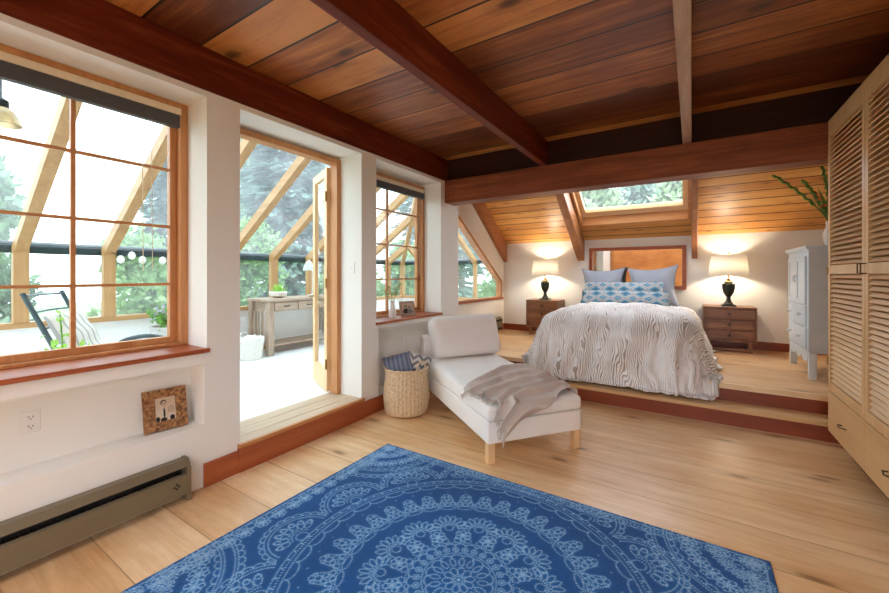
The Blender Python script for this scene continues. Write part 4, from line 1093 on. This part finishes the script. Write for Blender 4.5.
for s in (-1, 1):
    y0, y1 = (-cw+.065, -.003) if s < 0 else (.003, cw-.065)
    d = MB().box(-cd-.014, -cd, y0, y1, .76, ch-.055).box(-cd-.022, -cd-.014, y0, y0+.05, .76, ch-.055).box(-cd-.022, -cd-.014, y1-.05, y1, .76, ch-.055).box(-cd-.022, -cd-.014, y0+.05, y1-.05, .76, .81).box(-cd-.022, -cd-.014, y0+.05, y1-.05, ch-.105, ch-.055).build('door', M['dress'], t, bevel=.002)
    MB().tube([(-cd-.022,s*.03,1.06),(-cd-.04,s*.03,1.05),(-cd-.04,s*.03,1.0),(-cd-.022,s*.03,.99)], .006, 8).build('handle', M['steel'], d)
for k in range(2):
    z0 = .30+.23*k
    d = MB().box(-cd-.018, -cd, -cw+.065, cw-.065, z0, z0+.22).build('drawer', M['dress'], t, bevel=.004)
    for y in (-.24, .24): MB().lathe([(.006,0),(.006,.012),(.02,.022),(.02,.032),(.008,.042)], 12).build('knob', M['crystal'], d, loc=(-cd-.018, y, z0+.12), rot=(0, -PI/2, 0), smooth=40)

# ---- vase with gladiolus on the chest
t = thing('flower_vase', 'pale vase of orange gladiolus on top of the painted cupboard', 'vase', (3.93, 5.5, PZ+1.366))
MB().lathe([(.05,0),(.07,.06),(.075,.13),(.05,.20),(.055,.25),(.048,.25),(.04,.19)], 20).build('vase', M['ceramic'], t, smooth=60)
M['orange'] = leaf_mat('orange_petals', (.75,.16,.04), (.90,.35,.12), 20)
tips = [(-.44,0,.76), (-.06,.05,.80), (-.22,-.05,.66)]
for (tx, ty, tz) in tips:
    pts = [Vector((tx*(k/8)**1.5, ty*k/8, .15+(tz-.15)*k/8)) for k in range(9)]
    so_ = MB().tube(pts, [.007-.0005*k for k in range(9)], 6).build('flower_stem', M['leaf'], t)
    for k in range(11):
        u = .45+.55*k/10; i = min(7, int(u*8)); p = pts[i].lerp(pts[i+1], u*8-i) if u < 1 else pts[8]
        d = (pts[8]-pts[4]).normalized(); sd = Vector((d.z, .3*(-1)**k, -d.x))*(.45 if k % 2 else -.45)
        e = p+d*.05+sd*.014
        MB().tube([p, p.lerp(e,.5)+sd*.008, e], [.011,.017,.004], 6).build('bud', M['leaf'], so_, smooth=60)
    if tx == -.22:
        for q_ in (4, 5, 6):
            fl = MB()
            for k in range(9): leafquad(fl, pts[q_]+Vector((rnd.gauss(0,.014),rnd.gauss(0,.014),rnd.gauss(0,.016))), .055, rnd)
            fl.build('blossom', M['orange'], so_)
for k in range(7):
    an = rnd.uniform(0,2*PI); p = Vector((0,0,.2)); e = Vector((math.cos(an)*.16-.05, math.sin(an)*.06, .55+rnd.uniform(0,.15))); m = p.lerp(e,.5)+Vector((0,0,.04)); sd = Vector((-math.sin(an),math.cos(an),0))*.016
    MB().add([p-sd*.5, p+sd*.5, m+sd, e, m-sd], [(0,1,2,4),(4,2,3)]).build('leaf', M['leaf'], t)

# ---- louvred wardrobe
t = thing('wardrobe', 'tall honey wood wardrobe with louvred doors on the right', 'wardrobe', (3.62, 2.6, 0))
WY, WB, WT = 1.62, .17, 2.612        # local y of the far end, bottom and top
WN0 = -1.5
MB().box(.12, .66, WN0+.05, WY-.05, 0, WB).build('plinth', M['dark'], t)
MB().box(.022, .675, WY-.022, WY, WB, WT).box(.022, .675, WN0, WN0+.022, WB, WT).box(.022, .675, WN0+.022, WY-.022, WB, WB+.02).box(.022, .675, WN0+.022, WY-.022, WT-.02, WT).box(.66, .675, WN0+.022, WY-.022, WB+.02, WT-.02).build('carcass', M['maple_z'], t)
MB().box(0, .022, WN0, WY, WT-.055, WT).box(0, .022, WY-.018, WY, WB, WT-.055).box(0, .022, WN0, WN0+.018, WB, WT-.055).build('face_frame', M['maple_z'], t, bevel=.002)
n = 4; pitch = (WY-.018-(WN0+.018))/n; DZ0, DZ1 = .495, WT-.058; RAIL = (1.405, 1.47)
for k in range(n):
    y1 = WY-.018-pitch*k-.003; y0 = y1-pitch+.006
    st_ = .048
    s = MB().box(-.004, .022, y0, y0+st_, DZ0, DZ1).box(-.004, .022, y1-st_, y1, DZ0, DZ1)
    for a, b in ((DZ0, DZ0+.07), RAIL, (DZ1-.075, DZ1)): s.box(-.004, .022, y0+st_, y1-st_, a, b)
    d = s.build('door', M['maple_z'], t, bevel=.002)
    lv = MB()
    for za, zb in ((DZ0+.07, RAIL[0]), (RAIL[1], DZ1-.075)):
        m_ = round((zb-za)/.0365); h = (zb-za)/m_
        for i in range(m_):
            zc = za+h*(i+.5); c_, s_ = math.cos(R(33)), math.sin(R(33)); hw_, th_ = .0185, .003
            P = [(.009+(-hw_)*c_*.62-th_*s_, zc-hw_*s_*1.0+th_*c_), (.009-hw_*c_*.62+th_*s_, zc-hw_*s_-th_*c_), (.009+hw_*c_*.62+th_*s_, zc+hw_*s_-th_*c_), (.009+hw_*c_*.62-th_*s_, zc+hw_*s_+th_*c_)]
            lv.prism(P, 'y', y0+st_, y1-st_)
    lv.build('louvres', M['maple_y'], d)
    yh = y0+.024 if k % 2 == 0 else y1-.024
    MB().tube([(-.004,yh,RAIL[0]+.065),(-.03,yh,RAIL[0]+.06),(-.03,yh,RAIL[0]+.005),(-.004,yh,RAIL[0])], .004, 8).build('handle', M['brassd'], d)
    for zz in (.72, 1.43, 2.3):
        ye = y1-.002 if k % 2 == 0 else y0+.002
        MB().tube([(-.006,ye,zz-.03),(-.006,ye,zz+.03)], .006, 8).build('hinge', M['brass'], d)
    dr = MB().box(-.004, .022, y0, y1, WB+.004, DZ0-.006).build('drawer', M['maple_y'], t, bevel=.002)
    yc, zc = (y0+y1)/2, WB+.15
    MB().tube([(-.004,yc-.045,zc),(-.028,yc-.04,zc+.004),(-.034,yc,zc-.004),(-.028,yc+.04,zc+.004),(-.004,yc+.045,zc)], .0045, 8).build('handle', M['brassd'], dr, smooth=60)

# ---- niche picture frame
def figures(w, h, n=70, couple=True):
    m = int(n*w/h); C = np.tile(np.array([.62,.48,.34,1.]), (n, m, 1)); yy, xx = np.mgrid[0:n, 0:m]; x = xx/(m-1)-.5; y = yy/(n-1)
    def el(cx, cy, rx, ry, c):
        k = ((x-cx)/rx)**2+((y-cy)/ry)**2 < 1; C[k] = (*c, 1)
    dk, sk, lt = (.035,.03,.028), (.55,.40,.28), (.66,.56,.45)
    if couple:
        el(-.08,.78,.15,.12,dk); el(-.06,.72,.12,.13,sk); el(-.20,.25,.28,.34,lt); el(-.06,.34,.05,.22,dk); el(-.10,.05,.16,.10,dk)
        el(-.10,.74,.05,.012,dk); el(.01,.74,.05,.012,dk)
        el(.27,.45,.14,.16,(.40,.31,.22)); el(.27,.42,.10,.13,sk); el(.28,.12,.2,.2,lt); el(.32,.08,.12,.12,dk); el(-.38,.1,.1,.12,dk)
    else:
        el(-.15,.62,.16,.2,dk); el(-.15,.6,.11,.14,(.5,.45,.4)); el(-.15,.2,.26,.28,dk); el(.22,.52,.15,.18,dk); el(.22,.5,.1,.13,(.5,.45,.4)); el(.22,.15,.25,.26,(.2,.2,.2))
    return C
def photo_frame(name, label, loc, rot, w, h, th, border, matf, couple):
    t = thing(name, label, 'picture frame', loc); t.rotation_euler = rot
    bx, bz = border
    MB().box(-w/2, -w/2+bx, -th, 0, 0, h).box(w/2-bx, w/2, -th, 0, 0, h).box(-w/2+bx, w/2-bx, -th, 0, 0, bz).box(-w/2+bx, w/2-bx, -th, 0, h-bz, h).build('frame_border', matf, t, bevel=.001)
    pw, phh = w-2*bx, h-2*bz; C = figures(pw, phh, 70, couple); n, m = C.shape[:2]
    a = MB().grid(lambda u, v: (-pw/2+pw*u, -th*.6, bz+phh*v), m, n); a.c = C
    a.build('photograph', col_mat('photo_print', .5), t, recalc=False)
    MB().box(-w/2+bx, w/2-bx, -th*.5, 0, bz, h-bz).build('backing', M['dark'], t)
t_ = R(90)
photo_frame('photo_frame', 'square cork picture frame with a portrait of two people in the wall niche', (-.115, 1.125, .412), (R(-14), 0, R(83)), .235, .255, .018, (.062,.055), M['osb'], True)
photo_frame('photo_frame', 'small wooden photo frame on the narrow window sill', (-.135, 3.64, SILL+.0285), (R(-12), 0, R(72)), .21, .17, .016, (.026,.026), M['weather_x'], False)
t = thing('bud_vase', 'small pale vase with a green sprig on the narrow window sill', 'vase', (-.10, 3.32, SILL+.028))
MB().lathe([(.035,0),(.042,.02),(.042,.07),(.026,.12),(.022,.17),(.028,.19),(.022,.19),(.016,.15)], 20).build('vase', M['ceramic'], t, smooth=60)
a = MB(); s_ = MB()
for k in range(7):
    an = 2*PI*k/7+.3; tip = Vector((.06*math.cos(an), .12*math.sin(an), .28+rnd.uniform(0,.10)))
    s_.tube([(0,0,.15), tip*.55+Vector((0,0,.08)), tip], .0022, 5)
    for j in range(9): leafquad(a, tip.lerp(Vector((0,0,.2)), rnd.uniform(0,.45))+Vector((rnd.gauss(0,.012), rnd.gauss(0,.014), 0)), .04, rnd)
M['sage'] = leaf_mat('sage_yellow_leaf', (.35,.38,.16), (.60,.55,.30), 30)
s_.build('stems', M['leaf'], t); a.build('leaves', M['sage'], t)

# ================================================================== OUTSIDE
g = MB().box(-45, 30, -20, 50, -1.3, -1.2).build('ground', M['grass']); struct(g, 'green garden ground outside')
def tree(kind, label, x, y, h, rad, mat, n, leaf, seed, base=-1.2):
    rr = random.Random(seed)
    t = thing('conifer_tree' if kind == 'c' else ('shrub' if kind == 's' else 'leafy_tree'), label, 'tree' if kind != 's' else 'shrub', (x, y, base))
    a = MB()
    if kind == 'c':
        MB().tube([(0,0,0),(0,0,h*.5),(0,0,h*.97)], [h*.018,h*.012,.02], 8).build('trunk', M['bark'], t)
        for k in range(n):
            u = rr.random()**.8; z = h*(.10+.9*u); lim = rad*(1-u)**.85*(.72+.28*math.sin(z*7+3)) ; an = rr.uniform(0,2*PI); r = lim*rr.random()**.5
            p = Vector((r*math.cos(an), r*math.sin(an), z-.25*r)); d = Vector((math.cos(an), math.sin(an), -.35+rr.gauss(0,.2))).normalized(); sd = Vector((-math.sin(an)+rr.gauss(0,.3), math.cos(an), rr.gauss(0,.3))).normalized()
            l = leaf*rr.uniform(.7,1.4); a.add([p, p+d*l*.5+sd*l*.22, p+d*l, p+d*l*.5-sd*l*.22], [(0,1,2,3)])
    else:
        tr = MB()
        if kind == 'l':
            tr.tube([(0,0,0),(.1,0,h*.3),(0,.1,h*.7)], [h*.025,h*.02,h*.01], 8)
        else:
            for k in range(5): an = k*1.3; tr.tube([(0,0,0),(rad*.3*math.cos(an),rad*.3*math.sin(an),h*.4)], [.04,.02], 6)
        blobs = []
        for k in range(22):
            an = rr.uniform(0,2*PI); u = rr.uniform(0,1); z = h*((.35 if kind == 'l' else .12)+(.6 if kind == 'l' else .8)*u); r = rad*rr.uniform(.2,.75)*math.sin(PI*min(1,.25+.7*u))
            blobs.append((Vector((r*math.cos(an), r*math.sin(an), z)), rad*rr.uniform(.28,.45)))
        if kind == 'l':
            for c_, b_ in blobs[:9]: tr.tube([(0,0,h*.3),tuple(c_*.5+Vector((0,0,h*.18))),tuple(c_)], [h*.01,h*.006,.01], 5)
        tr.build('trunk', M['bark'], t)
        for k in range(n):
            c_, b_ = rr.choice(blobs); d = Vector((rr.gauss(0,1), rr.gauss(0,1), rr.gauss(0,.8))).normalized(); leafquad(a, c_+d*b_*rr.random()**.4, leaf*rr.uniform(.6,1.4), rr)
    a.build('foliage', mat, t)
G = 'trees around the sunroom'
tree('c', 'tall thin conifer standing in the white sky behind the large window', -13., 6.15, 6.7, 1.3, M['tree_b'], 2600, .42, 21)
tree('c', 'big blue green conifer behind the upper part of the open door', -11.2, 9.9, 12.5, 3.0, M['tree_b'], 12000, .55, 22)
tree('c', 'blue green conifer right behind the open door rafters', -7.2, 14.6, 13., 2.8, M['tree_b'], 11000, .5, 23)
tree('l', 'grey green leafy tree left of the big conifer behind the door', -16.4, 12.6, 10.5, 2.8, M['tree_a'], 11000, .42, 24)
tree('l', 'leafy tree behind the narrow window', -9.5, 21., 9., 2.4, M['tree_a'], 6000, .4, 25)
tree('l', 'faint leafy tree at the left edge of the large window', -15., 2.1, 6.2, 1.6, M['tree_a'], 2000, .34, 26)
tree('l', 'leafy tree seen at the left of the skylight', -2.2, 22.0, 9.6, 2.6, M['tree_a'], 9000, .42, 27)
tree('l', 'pale leafy tree seen at the right of the skylight', 3.1, 22.0, 9.4, 2.6, M['tree_a'], 9000, .42, 28)
tree('l', 'dark leafy tree between the pale ones in the skylight', -.2, 27., 11., 2.9, M['tree_b'], 6500, .42, 30)
for i, (x, y, h, r_, mt, lb) in enumerate([(-6.5,3.1,3.6,1.25,'tree_c','fresh green shrub behind the right panes of the large window'),
        (-6.9,5.7,4.0,1.4,'tree_c','fresh green shrub filling the left pane of the open door'),
        (-5.6,8.0,3.6,1.3,'tree_c','fresh green shrub behind the console table'),
        (-5.2,10.4,3.7,1.4,'tree_c','fresh green shrub past the far corner of the sunroom'),
        (-1.9,10.6,3.5,1.5,'tree_c','fresh green shrub behind the raked window'),
        (-7.5,1.2,3.0,1.3,'tree_a','grey green shrub behind the middle panes of the large window'),
        (-9.6,-1.4,3.2,1.4,'tree_a','grey green shrub behind the left panes of the large window')]):
    tree('s', lb, x, y, h, r_, M[mt], 4200, .17, 40+i)

# ================================================================== LIGHT
wd = bpy.data.worlds.new('sky'); SC.world = wd; wd.use_nodes = True; nt = wd.node_tree; bg = nt.nodes['Background']
SKY = 4.6
tc = N(nt, 'ShaderNodeTexCoord'); sp = N(nt, 'ShaderNodeSeparateXYZ'); L(nt, tc.outputs['Generated'], sp.inputs[0])
cl = noise_n(nt, coords(nt, (1,1,2), 'Generated'), 2.5, 4)
r_ = ramp(nt, [(0, (.74,.82,.88)), (.15, (.84,.91,1.)), (1, (.86,.93,1.))]); L(nt, sp.outputs[2], r_.inputs[0])
L(nt, mixc(nt, math_n(nt, 'MULTIPLY', cl, .25), r_.outputs[0], (.82,.90,1.)), bg.inputs['Color']); bg.inputs['Strength'].default_value = SKY
def portal(name, loc, rot, sx, sy):
    li = bpy.data.lights.new(name, 'AREA'); li.shape = 'RECTANGLE'; li.size = sx; li.size_y = sy; li.cycles.is_portal = True
    o = bpy.data.objects.new(name, li); COL.objects.link(o); o.location = loc; o.rotation_euler = rot
portal('window_portal', (LX-.012, (W1[0]+W1[1])/2, 1.72), (0, R(-90), 0), 1.7, W1[1]-W1[0])
portal('door_portal', (LX-.012, (DR[0]+DR[1])/2, 1.38), (0, R(-90), 0), 2.4, DR[1]-DR[0])
portal('window_portal', (LX-.012, (W2[0]+W2[1])/2, 1.72), (0, R(-90), 0), 1.7, W2[1]-W2[0])
portal('window_portal', ((WN[0]+WN[1])/2, NY-.13, 1.4), (R(90), 0, 0), WN[1]-WN[0], WN[3]-WN[2])
for a_, b_ in NS: portal('window_portal', ((a_+b_)/2, (NSY[0]+NSY[1])/2, 3.1), (0, 0, 0), b_-a_, NSY[1]-NSY[0])
portal('window_portal', (LX-.13, 5.9, 1.65), (0, R(-90), 0), 1.5, 2.1)

GR = {'ceiling_beam': 'ceiling beams', 'rafter': 'rafters under the sloped ceiling', 'baseboard_heater': 'baseboard heaters', 'window_blind': 'window blinds', 'wall_outlet': 'power outlets',
      'sham_pillow': 'square pillows on the bed', 'ikat_pillow': 'ikat pillows on the bed', 'cushion': 'cushions in the seagrass basket', 'nightstand': 'nightstands beside the bed', 'table_lamp': 'table lamps beside the bed',
      'photo_frame': 'photo frames', 'conifer_tree': 'conifers outside', 'leafy_tree': 'leafy trees outside', 'shrub': 'shrubs outside'}
for o in list(SC.objects):
    k = o.name.split('.')[0]
    if not o.parent and k in GR and 'label' in o: o['group'] = GR[k]

vs = SC.view_settings; vs.view_transform = 'Standard'; vs.look = 'None'; vs.gamma = 1; vs.exposure = 1.2; vs.use_curve_mapping = False
cy = SC.cycles
cy.use_denoising = True; cy.max_bounces = 14; cy.diffuse_bounces = 7; cy.glossy_bounces = 5; cy.transmission_bounces = 8; cy.transparent_max_bounces = 24; cy.caustics_reflective = False; cy.caustics_refractive = False
cy.sample_clamp_indirect = 8
